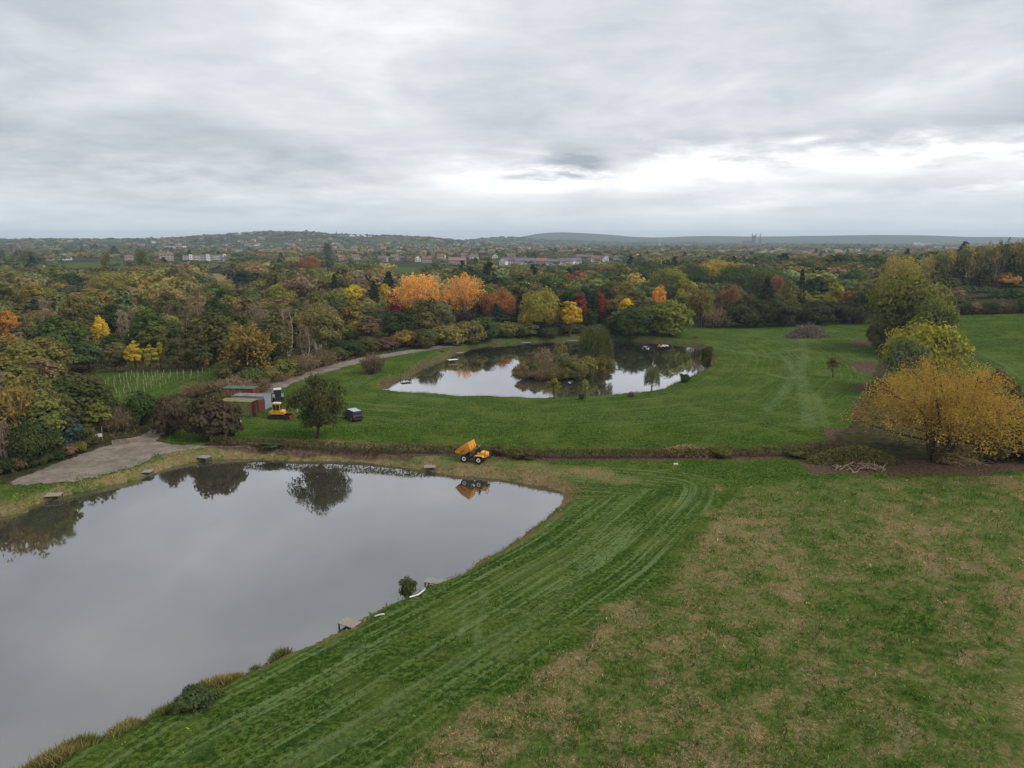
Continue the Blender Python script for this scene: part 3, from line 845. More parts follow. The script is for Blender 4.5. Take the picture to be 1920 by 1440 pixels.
# ------------------------------------------------------------------ shape helpers for built things
def MB(): return bmesh.new()
def box(bm, x0, y0, z0, x1, y1, z1, M=None, bev=0.0):
    vs = [bm.verts.new(p) for p in ((x0, y0, z0), (x1, y0, z0), (x1, y1, z0), (x0, y1, z0), (x0, y0, z1), (x1, y0, z1), (x1, y1, z1), (x0, y1, z1))]
    fs = [bm.faces.new([vs[i] for i in q]) for q in ((3, 2, 1, 0), (4, 5, 6, 7), (0, 1, 5, 4), (1, 2, 6, 5), (2, 3, 7, 6), (3, 0, 4, 7))]
    if bev:
        es = list({e for f in fs for e in f.edges})
        r = bmesh.ops.bevel(bm, geom=es, offset=bev, segments=2, profile=.6, affect='EDGES')
        vs = list({v for v in r['verts']} | {v for v in vs if v.is_valid})
    if M is not None: bmesh.ops.transform(bm, matrix=M, verts=[v for v in vs if v.is_valid])
    return vs
def prism(bm, prof, x0, x1, axis='x', bev=0.0):
    """extrude a closed profile; axis x: profile (y,z); axis y: profile (x,z)"""
    mk = (lambda q, s: (s, q[0], q[1])) if axis == 'x' else (lambda q, s: (q[0], s, q[1]))
    a = [bm.verts.new(mk(q, x0)) for q in prof]; b = [bm.verts.new(mk(q, x1)) for q in prof]
    fs = [bm.faces.new(a), bm.faces.new(b[::-1])]
    for i in range(len(prof)):
        j = (i + 1) % len(prof)
        fs.append(bm.faces.new((a[j], a[i], b[i], b[j])))
    if bev: bmesh.ops.bevel(bm, geom=list({e for f in fs for e in f.edges}), offset=bev, segments=2, profile=.6, affect='EDGES')
def cyl(bm, c, r, h, axis='x', seg=16, r2=None, bev=0.0):
    rot = {'x': Matrix.Rotation(math.pi / 2, 4, 'Y'), 'y': Matrix.Rotation(math.pi / 2, 4, 'X'), 'z': Matrix.Identity(4)}[axis]
    r_ = bmesh.ops.create_cone(bm, cap_ends=True, segments=seg, radius1=r, radius2=r if r2 is None else r2, depth=h, matrix=Matrix.Translation(c) @ rot)
    if bev:
        es = [e for e in {e for v in r_['verts'] for e in v.link_edges} if len(e.link_faces) == 2 and e.calc_face_angle(0) > 1]
        bmesh.ops.bevel(bm, geom=es, offset=bev, segments=2, profile=.6, affect='EDGES')
def rod(bm, a, b, r, seg=6):
    a, b = Vector(a), Vector(b); d = b - a
    bmesh.ops.create_cone(bm, cap_ends=True, segments=seg, radius1=r, radius2=r, depth=d.length, matrix=Matrix.Translation((a + b) / 2) @ d.to_track_quat('Z', 'Y').to_matrix().to_4x4())
def done(bm, name, mat, parent=None, label=None, flat=True):
    bmesh.ops.recalc_face_normals(bm, faces=bm.faces[:])
    me = bpy.data.meshes.new(name); bm.to_mesh(me); bm.free()
    o = link(name, me, mat, parent)
    if label: o['label'] = label
    return o

# ------------------------------------------------------------------ building materials
m_render = simple('white_render', (0.72, 0.71, 0.68), .85, var=.12, scale=.6)
m_cream = simple('cream_render', (0.55, 0.46, 0.34), .85, var=.15, scale=.6)
m_pale = simple('pale_concrete', (0.50, 0.49, 0.47), .85, var=.15, scale=.4)
def brickmat(name, a, b):
    m, n = new_mat(name)
    tcn = n.node('ShaderNodeTexCoord')
    bt = n.node('ShaderNodeTexBrick'); n.l.new(tcn.outputs['Object'], bt.inputs[0])
    bt.inputs['Color1'].default_value = (*a, 1); bt.inputs['Color2'].default_value = (*b, 1); bt.inputs['Mortar'].default_value = (.32, .29, .26, 1); bt.inputs['Scale'].default_value = 4
    finish(n, principled(n, bt.outputs[0], .9, 0, .1)); return m
m_brick = brickmat('red_brick', (0.27, 0.105, 0.066), (0.34, 0.15, 0.09))
m_obrick = brickmat('orange_brick', (0.40, 0.19, 0.10), (0.46, 0.25, 0.14))
m_slate = simple('slate_roof', (0.115, 0.118, 0.13), .7, var=.3, scale=.7)
m_tile = simple('tiled_roof', (0.17, 0.10, 0.075), .85, var=.3, scale=.7)
m_redtile = simple('orange_tiled_roof', (0.29, 0.135, 0.085), .85, var=.3, scale=.7)
m_glass = simple('window_glass', (0.03, 0.035, 0.04), .12, spec=.7, var=0)
m_wframe = simple('white_frame', (0.78, 0.78, 0.76), .5, var=.05)
m_door = simple('painted_door', (0.08, 0.05, 0.04), .5)
m_stone = simple('old_stone', (0.085, 0.072, 0.064), .9, var=.3, scale=.2)

def gable(bm_w, bm_r, x0, y0, x1, y1, e, r, along='x', over=.35, zb=0):
    """walls with gables and a pitched roof of two slabs"""
    t = .22
    if along == 'x':
        ym = (y0 + y1) / 2
        prism(bm_w, [(y0, zb - 1), (y1, zb - 1), (y1, e), (ym, r), (y0, e)], x0, x1, 'x')
        for s, yy in ((-1, y0), (1, y1)):
            k = (r - e) / abs(yy - ym)
            yo = yy + s * over
            prism(bm_r, [(yo, e - k * over + .04), (ym, r + .04), (ym, r + t), (yo, e - k * over + t)], x0 - over, x1 + over, 'x')
    else:
        xm = (x0 + x1) / 2
        prism(bm_w, [(x0, zb - 1), (x1, zb - 1), (x1, e), (xm, r), (x0, e)], y0, y1, 'y')
        for s, xx in ((-1, x0), (1, x1)):
            k = (r - e) / abs(xx - xm)
            xo = xx + s * over
            prism(bm_r, [(xo, e - k * over + .04), (xm, r + .04), (xm, r + t), (xo, e - k * over + t)], y0 - over, y1 + over, 'y')
_wm = {}
def window(parent, x, y, z, w_, h_, n='-y'):
    key = (w_, h_)
    if key not in _wm:
        bm = MB(); box(bm, -w_ / 2, -.06, 0, w_ / 2, .05, h_); g = done(bm, 'window', m_glass, None); gm_ = g.data; bpy.data.objects.remove(g)
        bm = MB(); t = .05
        for q in ((-w_ / 2 - t, 0 - t, w_ / 2 + t, 0), (-w_ / 2 - t, h_, w_ / 2 + t, h_ + t), (-w_ / 2 - t, 0, -w_ / 2, h_), (w_ / 2, 0, w_ / 2 + t, h_), (-.04, 0.01, .04, h_ - .01)): box(bm, q[0], -.1, q[1], q[2], .05, q[3])
        g = done(bm, 'frame', m_wframe, None); fm = g.data; bpy.data.objects.remove(g)
        _wm[key] = (gm_, fm)
    o = link('window', _wm[key][0], None, parent, (x, y, z)); f = link('frame', _wm[key][1], None, o)
    if n == 'x': o.rotation_euler.z = math.pi / 2
    return o
def house(kind):
    """front faces -y; width along x; returns the Empty"""
    e = empty('house'); bw, br, bc = MB(), MB(), MB()
    if kind == 'twin':          # long white house with two front gables
        Wd, wall, roof = 30, m_render, m_slate
        gable(bw, br, -15, 0, 15, 9, 4.6, 8.6, 'x')
        wings = MB(); wr = MB()
        for x in (-9.5, 6.5): gable(wings, wr, x - 3.6, -2.6, x + 3.6, 4, 5.0, 9.0, 'y')
        wl = done(bw, 'wall', wall, e); rf = done(br, 'roof', roof, e)
        done(wings, 'gable_wing', wall, e); done(wr, 'wing_roof', roof, e)
        for x in (-9.5, 6.5):
            window(e, x, -2.62, 1.0, 2.2, 1.5); window(e, x, -2.62, 4.2, 1.8, 1.4)
        for x in (-3.5, -.5, 2.0, 12.2): window(e, x, -.02, 1.0, 1.5, 1.5)
        box(bc, -1, 4, 8, 0, 5, 10.2); done(bc, 'chimney', m_brick, rf)
    elif kind in ('semi', 'white_semi', 'cream', 'orange'):
        wall, roof = {'semi': (m_brick, m_tile), 'white_semi': (m_render, m_tile), 'cream': (m_cream, m_tile), 'orange': (m_obrick, m_redtile)}[kind]
        gable(bw, br, -6.5, 0, 6.5, 8, 5.1, 8.3, 'x'); done(bw, 'wall', wall, e); rf = done(br, 'roof', roof, e)
        box(bc, -.6, 3.4, 7.8, .6, 4.4, 9.6); done(bc, 'chimney', m_brick, rf)
        for x in (-4.6, -1.9, 1.9, 4.6): window(e, x, -.02, 3.3, 1.5, 1.2)
        for x in (-4.6, 4.6): window(e, x, -.02, .9, 1.9, 1.3)
        for x in (-1.7, 1.7):
            bm = MB(); box(bm, x - .5, -.07, 0, x + .5, .05, 2.05); done(bm, 'door', m_door, e)
    elif kind == 'gable_front':
        gable(bw, br, -4, 0, 4, 10, 5.0, 8.6, 'y'); done(bw, 'wall', m_render, e); rf = done(br, 'roof', m_slate, e)
        box(bc, 1.2, 5, 7, 2.1, 5.9, 9.5); done(bc, 'chimney', m_brick, rf)
        for x in (-2, 2):
            for z in (.9, 3.4): window(e, x, -.02, z, 1.5, 1.3)
        bm = MB(); box(bm, -.5, -.07, 0, .5, .05, 2.05); done(bm, 'door', m_door, e)
    elif kind == 'terrace':
        gable(bw, br, -14, 0, 14, 8, 5.0, 7.8, 'x'); done(bw, 'wall', m_obrick, e); rf = done(br, 'roof', m_slate, e)
        for x in (-8.5, 0, 8.5):
            bc = MB(); box(bc, x - .5, 3.4, 7.2, x + .5, 4.4, 9.0); done(bc, 'chimney', m_brick, rf)
        for k in range(8):
            window(e, -12.2 + k * 3.5, -.02, 3.2, 1.4, 1.2)
            if k % 2: window(e, -12.2 + k * 3.5, -.02, .9, 1.4, 1.2)
            else:
                bm = MB(); box(bm, -12.7 + k * 3.5, -.07, 0, -11.7 + k * 3.5, .05, 2.05); done(bm, 'door', m_wframe, e)
        bw2 = MB(); box(bw2, -14.03, -.06, 4.5, -9.5, .1, 5.0); done(bw2, 'rendered_bay', m_render, e)
        bw2 = MB(); box(bw2, 2, -.04, .2, 6.3, .1, 5.0); done(bw2, 'rendered_bay', m_render, e)
    elif kind == 'hall':         # three storey brick block with shallow roof
        gable(bw, br, -9, 0, 9, 11, 8.0, 10.6, 'x', .5); done(bw, 'wall', m_obrick, e); rf = done(br, 'roof', m_tile, e)
        for z in (1.0, 3.8, 6.3):
            for x in (-6.5, -2.2, 2.2, 6.5): window(e, x, -.02, z, 2.0, 1.4)
        box(bc, 3, 5, 10, 4, 6, 12); done(bc, 'chimney', m_brick, rf)
    return e
HRECT = []
HOUSES = {k: house(k) for k in ('twin', 'semi', 'white_semi', 'cream', 'orange', 'gable_front', 'terrace', 'hall')}
HW = dict(twin=30, semi=13, white_semi=13, cream=13, orange=13, gable_front=8, terrace=28, hall=18)
HUSED = set()
HLAB = dict(semi='red brick house with brown tiled roof in the town beyond the woods', white_semi='white rendered house with brown tiled roof in the town beyond the woods',
            cream='cream rendered house with brown tiled roof in the town beyond the woods', orange='orange brick house with orange tiled roof in the town beyond the woods',
            gable_front='narrow white house with slate roof and front gable among the town trees', terrace='long brick terrace with slate roof and white bays at the town edge',
            hall='tall brick block with brown roof in the town', twin='long white house with two front gables above the green field')
def put_house(kind, px, yb, wpx=None, rz=0.0, label=None, block=True):
    p = G(px, yb, 0.0)
    for _ in range(4):
        z = float(land(np.array([p[0]]), np.array([p[1]]))[0]); p = G(px, yb, z)
    src = HOUSES[kind]
    e = src if kind not in HUSED else copy_tree(src)
    HUSED.add(kind)
    dep = proj(*p)[2]
    s = 1.0 if wpx is None else wpx * dep / FPX / HW[kind]
    s = min(max(s, .8), 1.35)
    e.location = p; e.scale = (s, s, s); e.rotation_euler = (0, 0, rz - math.atan2(p[0], p[1]))
    tag(e, label or HLAB[kind], 'house', None if label else 'town houses: ' + kind.replace('_', ' '))
    FOOT.append((p[0], p[1] + 4, 8 * s))
    half = HW[kind] * s * FPX / dep / 2
    if block: HRECT.append((px - half, yb - 7 * s * FPX / dep, px + half, yb, math.hypot(p[0], p[1])))
    return e
put_house('twin', 111, 488, 42)
put_house('hall', 313, 489, 25, .25, 'tall brick block with brown roof standing alone beside the poplars')
put_house('gable_front', 272, 486, 9, -.3)
put_house('semi', 243, 488, 15, .2)
_hr = np.random.default_rng(17)
for px, yb, k in ((70, 476, 'orange'), (84, 474, 'semi'), (98, 475, 'orange'), (512, 473, 'semi'), (531, 474, 'white_semi'), (437, 472, 'semi'), (455, 470, 'orange'), (420, 474, 'semi'),
                  (636, 476, 'white_semi'), (655, 472, 'semi'), (682, 480, 'white_semi'), (700, 478, 'semi'), (716, 491, 'semi'), (733, 482, 'white_semi'), (752, 484, 'semi'), (768, 479, 'orange'),
                  (784, 491, 'gable_front'), (801, 493, 'semi'), (790, 480, 'white_semi'), (812, 480, 'white_semi'), (826, 486, 'cream'), (838, 479, 'gable_front'), (851, 495, 'orange'), (864, 496, 'orange'),
                  (872, 484, 'semi'), (890, 487, 'cream'), (928, 486, 'gable_front'), (942, 497, 'gable_front'), (957, 496, 'white_semi'), (985, 496, 'terrace'), (1046, 498, 'terrace'), (1072, 496, 'terrace'),
                  (1088, 487, 'cream'), (1104, 488, 'semi'), (1118, 491, 'white_semi'), (1136, 491, 'gable_front'), (1148, 483, 'orange'), (1014, 497, 'orange'), (905, 479, 'orange'), (845, 471, 'semi'),
                  (868, 470, 'orange'), (770, 472, 'semi'), (742, 473, 'orange'), (668, 488, 'semi'), (1158, 490, 'white_semi'), (607, 474, 'orange'), (590, 476, 'semi'), (1105, 478, 'orange'), (1066, 480, 'semi')):
    put_house(k, px, yb, None, _hr.uniform(-.5, .5))
for _k in range(40):
    _px, _yb = _hr.uniform(470, 1165), _hr.uniform(467, 491)
    if any(abs(_px - (h[0] + h[2]) / 2) < 10 and abs(_yb - h[3]) < 5 for h in HRECT): continue
    put_house(('semi', 'orange', 'white_semi', 'semi', 'cream', 'orange', 'gable_front')[_k % 7], _px, _yb, None, _hr.uniform(-.6, .6))
for _k in range(9):
    put_house(('semi', 'orange', 'white_semi')[_k % 3], _hr.uniform(20, 440), _hr.uniform(468, 478), None, _hr.uniform(-.6, .6))
# the flats: brick with white stair towers
def flats():
    p = G(386, 491, 0.0); e = empty('apartment_block', p, -math.atan2(p[0], p[1]) + .1)
    bm = MB(); box(bm, -29, 0, -1, 29, 11, 9.4); done(bm, 'wall', m_brick, e)
    bm = MB(); box(bm, -29.4, -.4, 9.4, 29.4, 11.4, 9.8); done(bm, 'roof', m_slate, e)
    for x in (-19, 3, 25):
        bm = MB(); box(bm, x - 2, -1.4, -.5, x + 2, 1, 10.4); t = done(bm, 'stair_tower', m_render, e)
        for z in (1.2, 4.2, 7.2): window(e, x, -1.42, z, 1.4, 1.5)
    for x in (-26, -13.5, -9.5, -5, -1.5, 8.5, 12.5, 16.5, 20):
        for z in (1.0, 3.9, 6.8): window(e, x, -.02, z, 2.0, 1.5)
    for z in (3.3, 6.2):
        for x in (-11.5, 14.5):
            bm = MB(); box(bm, x - 3.4, -1.1, z, x + 3.4, .1, z + .16); box(bm, x - 3.4, -1.1, z, x + 3.4, -1.0, z + 1.0); done(bm, 'balcony', m_render, e)
    tag(e, 'long red brick flats with white stair towers and balconies among trees', 'apartment block')
    FOOT.append((p[0], p[1] + 5, 30)); HRECT.append((340, 479, 425, 492, math.hypot(p[0], p[1])))
flats()
# ------------------------------------------------------------------ far landmarks
def far_point(px, dist): 
    d = pixdir(px, 455); t = dist / math.hypot(d[0], d[1]); x, y = d[0] * t, d[1] * t
    return np.array((x, y, float(land(np.array([x]), np.array([y]))[0])))
p = far_point(1413, 4200); e = empty('cathedral_tower', p, -.3)
bm = MB(); box(bm, -11, -11, -3, 11, 11, 50); 
for z in (14, 30, 49): box(bm, -11.5, -11.5, z, 11.5, 11.5, z + 1)
done(bm, 'tower', m_stone, e)
for x in (-9.5, 9.5):
    for y in (-9.5, 9.5):
        bm = MB(); box(bm, x - 1.6, y - 1.6, 50, x + 1.6, y + 1.6, 56); cyl(bm, (x, y, 60), 2, 8, 'z', 4, .1); done(bm, 'pinnacle', m_stone, e)
bm = MB(); gable(bm, bm, -60, -9, -11.2, 9, 16, 24, 'x', .2); done(bm, 'nave', m_stone, e)
for x in (-5, 5):
    bm = MB(); box(bm, x - 2, -11.3, 33, x + 2, -10.9, 45); done(bm, 'bell_opening', m_glass, e)
tag(e, 'square stone cathedral tower with four corner pinnacles on the skyline', 'tower')
def spire(px, dist, base, h, wd, label, mat=m_stone):
    p = far_point(px, dist); e = empty('church_spire', p)
    bm = MB(); box(bm, -wd, -wd, -3, wd, wd, base); done(bm, 'tower', mat, e)
    bm = MB(); cyl(bm, (0, 0, base + (h - base) / 2), wd * 1.02, h - base, 'z', 8, .15); done(bm, 'spire', mat, e)
    return tag(e, label, 'spire')
spire(1425, 4100, 28, 70, 4.4, 'slender dark needle spire rising beside the cathedral tower')
spire(1237, 2600, 12, 40, 2.2, 'slim pale spire rising among the mid distance trees', m_pale)
p = far_point(632, 2750); e = spire(632, 2750, 9, 24, 3.4, 'small dark church spire standing on the wooded hill crest')
def block(px, dist, W, D, H, label, mat):
    p = far_point(px, dist); e = empty('office_block', p, .15)
    bm = MB(); box(bm, -W / 2, 0, -3, W / 2, D, H); done(bm, 'wall', mat, e)
    bm = MB(); box(bm, -W / 2 - .4, -.4, H, W / 2 + .4, D + .4, H + .8); box(bm, -3, 2, H + .8, 3, 6, H + 3.4); done(bm, 'roof', m_slate, e)
    nf = max(2, int(H / 3.6)); 
    for k in range(nf):
        bm = MB(); box(bm, -W / 2 + .6, -.12, 1.2 + k * H / nf, W / 2 - .6, .2, 2.8 + k * H / nf); done(bm, 'window_band', m_glass, e)
    return tag(e, label, 'building')
block(325, 2100, 46, 14, 13, 'wide white institutional building below the left hill slope'.replace('left ', 'wooded '), m_render)
block(1722, 3600, 22, 14, 26, 'pale tower block on the flat horizon, first of three together', m_render)
block(1733, 3650, 18, 14, 22, 'pale tower block on the flat horizon, middle one of three together', m_render)
block(1743, 3600, 20, 14, 25, 'pale tower block on the flat horizon, last of three together', m_pale)
block(1040, 2300, 34, 14, 9, 'low white works building among trees below the dark ridge', m_render)
# ------------------------------------------------------------------ far roofs of the town that merge into one mass
_rng = np.random.default_rng(23)
parts = []; cols = []
_cube = np.array([(-1, -1, 0), (1, -1, 0), (1, 1, 0), (-1, 1, 0), (-1, -1, 1), (1, -1, 1), (1, 1, 1), (-1, 1, 1), (-1.08, 0, 1.65), (1.08, 0, 1.65)], float)
_cf = np.array([(0, 1, 5, 4), (1, 2, 6, 5), (2, 3, 7, 6), (3, 0, 4, 7), (4, 5, 9, 8), (6, 7, 8, 9), (5, 6, 9, 9), (7, 4, 8, 8)])
nh = 0
_hc = [((.62, .58, .54), .28), ((.34, .16, .11), .40), ((.46, .30, .2), .2), ((.25, .2, .18), .12)]
_rc = [(.20, .12, .09), (.14, .125, .12), (.28, .14, .10), (.24, .20, .18)]
while nh < 1350:
    a = _rng.uniform(-.66, .62); r = 1250 + 2600 * _rng.random() ** 1.2
    x, y = r * math.sin(a), r * math.cos(a)
    if fbm(np.array([x / 260.]), np.array([y / 260.]), 88, 2)[0] < (.40 if -.45 < a < .12 else .56): continue
    z = float(land(np.array([x]), np.array([y]))[0]); s = _rng.uniform(3.0, 5.8)
    th = _rng.uniform(-.6, .6)
    if z > 12 and _rng.random() < .72: continue
    v = _cube * (s * _rng.uniform(1, 1.9), s, _rng.uniform(4.5, 6.5)); v = np.stack([v[:, 0] * math.cos(th) - v[:, 1] * math.sin(th) + x, v[:, 0] * math.sin(th) + v[:, 1] * math.cos(th) + y, v[:, 2] + z], 1)
    parts.append((v, _cf)); nh += 1
    wc = _hc[_rng.choice(4, p=[h[1] for h in _hc])][0]; rc_ = _rc[_rng.integers(0, 4)]
    cols.append(np.vstack([np.tile(wc, (4, 1)), np.tile(np.array(wc) * .6 + np.array(rc_) * .4, (4, 1)), np.tile(rc_, (2, 1))]))
V, F = join(parts)
# split every face so that walls and roofs keep their own colour
wall_f = np.concatenate([np.array([True] * 4 + [False] * 2 + [True] * 2)] * nh)
Vn = V[F.ravel()]; Fn = np.arange(len(Vn)).reshape(-1, 4)
wcol = np.array([c[0] for c in cols]); rcol = np.array([c[9] for c in cols])
hid = np.repeat(np.arange(nh), 8)
fc = np.where(wall_f[:, None], wcol[hid], rcol[hid])
me = np_mesh('far_town_houses', Vn, Fn); add_col(me, 'col', np.repeat(fc, 4, 0))
m_town, n = new_mat('far_town'); finish(n, principled(n, n.attr('col').outputs['Color'], .85, 0, .2))
tag(link('far_town_houses', me, m_town), 'mass of small distant roofs and walls spread over the valley and hill', 'houses', kind='stuff')

# ------------------------------------------------------------------ trees one can point at
T = tree_b
T('oak', 598, 693, 118, 822, (.050, .052, .020), 'lone dark oak rising from the clipped hedge beside the black car', 'oak_tree', var=0, jitter=.02, rz=1.2)
T('spread_willow', 1755, 670, 292, 864, 'willow', 'wide golden orange willow with many stems above felled branches', 'willow_tree', var=0, jitter=.02, rz=.4)
T('big', 1722, 586, 158, 735, 'ygreen', 'bright yellow green rounded tree in the field boundary behind the golden willow', jitter=.03)
T('big', 1693, 618, 96, 742, 'sage', 'grey green bushy tree below the bright yellow green boundary tree', jitter=.04)
T('big', 1690, 484, 160, 655, (.100, .102, .028), 'tallest olive green dome shaped tree of the field boundary row', jitter=.03)
T('big', 1742, 545, 100, 668, 'lt', 'mid green tree between the tall dome and the yellow green boundary tree', jitter=.04)
T('bush', 1652, 574, 62, 660, 'dkol', 'dark rounded tree at the meadow corner of the boundary row', jitter=.04)
T('broad', 1642, 600, 50, 655, 'dk', 'small dark tree at the foot of the boundary row by bare soil', jitter=.04)
T('sapling', 1560, 662, 32, 708, 'olive', 'small round lone tree standing in the mown meadow', 'young_tree')
T('plume', 783, 507, 118, 606, 'orange', 'huge pale orange poplar clump, the larger feathery half beside the crimson maple', 'poplar_tree', var=0, jitter=.03)
T('plume', 868, 511, 112, 605, (.44, .24, .075), 'huge pale orange poplar clump, the half beside the rust red tree', 'poplar_tree', var=1, jitter=.03)
T('broad', 741, 543, 36, 598, 'red', 'crimson maple beside the huge orange poplar', 'maple_tree', jitter=.03)
T('big', 934, 532, 82, 610, 'rust', 'rust red spreading tree beside the huge orange poplar', jitter=.03)
T('conifer', 930, 566, 48, 614, 'blue', 'blue green cedar in front of the rust red tree', 'cedar_tree', jitter=.03)
T('bush', 873, 578, 42, 612, (.055, .026, .026), 'dark purple shrub tree under the orange poplar', jitter=.03)
T('big', 1014, 528, 92, 628, (.155, .142, .03), 'tall yellow green tree behind the island pond', jitter=.03)
T('tall', 1070, 552, 54, 630, (.36, .25, .03), 'golden leaved tree facing the weeping willow across the pond', jitter=.03)
T('broad', 990, 548, 48, 628, (.26, .19, .03), 'ochre topped tree beside the tall yellow green tree', jitter=.03)
T('tall', 1084, 533, 42, 622, (.16, .045, .03), 'brick red tree between golden and dark green trees', jitter=.03)
T('poplar', 1104, 537, 50, 612, 'pine', 'dark green column shaped tree beside the crimson maple behind the pond', jitter=.03)
T('broad', 1124, 536, 40, 606, (.19, .02, .03), 'deep crimson maple beside the dark column shaped tree', 'maple_tree', jitter=.03)
T('broad', 1171, 551, 46, 612, (.42, .31, .03), 'bright yellow rounded tree behind the dark pond side thicket', jitter=.03)
T('bush', 1188, 566, 122, 629, 'dk', 'wide dark evergreen thicket on the bank beyond the island pond', 'evergreen_tree', jitter=.03)
T('bush', 1256, 556, 104, 629, (.125, .135, .035), 'light olive willow beside the dark pond side thicket', 'willow_tree', jitter=.03)
T('feather', 1312, 530, 66, 614, (.135, .115, .045), 'tall brownish feathery tree at the meadow edge', jitter=.03)
T('twiggy', 1345, 572, 66, 613, 'mauve', 'mauve brown thinly leaved tree at the meadow edge', jitter=.03)
T('feather', 1364, 528, 52, 606, (.16, .085, .05), 'rusty half bare tree behind the meadow edge', jitter=.03)
for q, (px, yt, wpx, yb) in enumerate(((1398, 549, 88, 613), (1462, 551, 84, 611), (1528, 553, 92, 609), (1588, 556, 80, 604))):
    T('bush', px, yt, wpx, yb, (.045, .054, .024), ('dark dense tree beside the mauve brown tree at the meadow end', 'dark dense tree second from the mauve brown tree at the meadow end', 'dark dense tree behind the brush pile in the meadow end row', 'last dark dense tree of the meadow end row by the tall dome')[q], jitter=.06)
T('weeper', 1117, 607, 70, 690, (.064, .070, .026), 'weeping willow with hanging strands on the pond island', 'weeping_willow', z=WATER + .5, jitter=.03)
# wood beside the gravel yard
NEARL = 'tangled thicket beside the gravel yard'
for k, px, yt, wpx, yb, col, lab in (('feather', 32, 700, 120, 866, 'ochre', 'ochre feathery tree'), ('broad', 78, 690, 96, 846, 'olive', 'olive rounded tree'), ('broad', 152, 686, 118, 812, (.062, .066, .026), 'broad dark olive tree'),
                                     ('tall', 98, 726, 84, 864, 'lt', 'light green tree'), ('big', 62, 770, 100, 874, 'dk', 'dark low tree'), ('tall', 186, 742, 56, 812, (.12, .125, .032), 'slim yellow green tree'),
                                     ('broad', 120, 772, 84, 850, 'blue', 'blue green dark tree'), ('birch', 8, 780, 70, 884, 'mauve', 'half bare grey tree'), ('broad', 0, 730, 90, 872, 'brown', 'brown leaved tree'),
                                     ('broad', -40, 715, 120, 884, 'olive', 'olive leaning tree'), ('bush', 160, 790, 60, 836, 'dkol', 'dark olive bushy tree')):
    T(k, px, yt, wpx, yb, col, lab + ' in the ' + NEARL, jitter=.05)
# shrubs and thorn bushes
B = lambda k, px, yt, wpx, yb, col, lab, name='bush', group=None, **kw: tree_b(k, px, yt, wpx, yb, col, lab, name, group, 'bush', **kw)
B('bush', 266, 726, 80, 797, 'dk', 'dark green bush between the sapling clearing and the gravel track')
B('bush', 319, 735, 76, 815, (.066, .045, .030), 'reddish brown thorn bush leaning over the track junction', 'thorn_bush', jitter=.04)
B('bush', 396, 734, 108, 824, (.060, .045, .030), 'large brown and rust thorn bush in front of the parked white car', 'thorn_bush', jitter=.04)
B('bush', 432, 748, 66, 822, (.064, .050, .032), 'smaller brown thorn bush beside the green shed', 'thorn_bush', jitter=.04)
B('bush', 355, 742, 60, 800, 'dkol', 'dark olive bush behind the two thorn bushes')
B('twiggy', 230, 768, 62, 808, 'brown', 'brown bramble mound beside the white notice board', 'bramble')
B('twiggy', 697, 660, 44, 701, (.10, .070, .055), 'leafless purple brown shrub alone in the meadow near the track', 'bare_shrub', jitter=.03)
B('twiggy', 708, 664, 30, 696, (.10, .070, .055), 'small leafless shrub tucked behind the lone purple brown shrub', 'bare_shrub', jitter=.03)
for px, yt, wpx, yb, k, col in ((432, 676, 80, 722, 'bush', 'olive'), (402, 716, 70, 748, 'twiggy', 'brown'), (470, 690, 64, 738, 'bush', 'green'), (440, 708, 70, 748, 'twiggy', 'mauve'), (500, 688, 66, 726, 'bush', 'olive'), (530, 672, 66, 716, 'bush', 'lt'),
                                (480, 715, 76, 743, 'twiggy', 'brown'), (545, 690, 70, 712, 'bush', 'dkol'), (572, 668, 60, 704, 'twiggy', 'mauve'), (600, 660, 70, 694, 'twiggy', 'brown'), (632, 655, 60, 684, 'bush', 'dkol'), (660, 640, 70, 676, 'bush', 'dk'),
                                (520, 702, 60, 722, 'twiggy', 'brown'), (370, 722, 60, 752, 'twiggy', 'brown'), (690, 634, 60, 668, 'bush', 'dkol'), (728, 634, 54, 664, 'bush', (.10, .058, .045)), (760, 622, 66, 658, 'bush', 'ochre'), (800, 612, 70, 652, 'bush', 'dkol'),
                                (840, 606, 84, 646, 'bush', 'olive'), (880, 596, 84, 642, 'bush', 'olive'), (908, 588, 80, 640, 'bush', 'dk'), (948, 600, 72, 637, 'bush', 'olive'), (985, 596, 70, 634, 'bush', 'dkol'), (1030, 604, 64, 632, 'bush', 'dk'), (1072, 604, 60, 632, 'bush', 'dkol'),
                                (1120, 606, 60, 630, 'bush', 'dkol'), (1150, 600, 60, 630, 'bush', 'dk'), (340, 750, 50, 790, 'twiggy', 'brown'), (410, 738, 60, 775, 'bush', 'dkol'), (440, 735, 50, 764, 'twiggy', 'brown')):
    if px < 770: yb -= 8; yt -= 6
    nm = col if isinstance(col, str) else 'purple'
    word = dict(olive='olive', brown='brown', green='green', mauve='mauve grey', lt='light green', dkol='dark olive', dk='dark green', ochre='ochre', purple='purple brown')[nm]
    B(k, px, yt, wpx, yb, col, f"{word} {'twiggy ' if k == 'twiggy' else 'leafy '}bush in the scrub along the gravel track and pond back", 'scrub_bush', 'scrub along the gravel track', jitter=.07)
for px, yt, wpx, yb, col in ((8, 850, 46, 888, 'dk'), (34, 846, 44, 882, 'brown'), (58, 846, 44, 876, 'dk'), (84, 840, 42, 868, 'dkol'), (106, 836, 42, 862, 'dk'), (130, 828, 40, 854, 'brown'), (-16, 858, 50, 896, 'dkol'), (150, 822, 36, 846, 'olive')):
    B('bush', px, yt, wpx, yb, col, 'low hedge bush along the outer edge of the gravel yard', 'hedge_bush', 'low bushes edging the yard', jitter=.08)
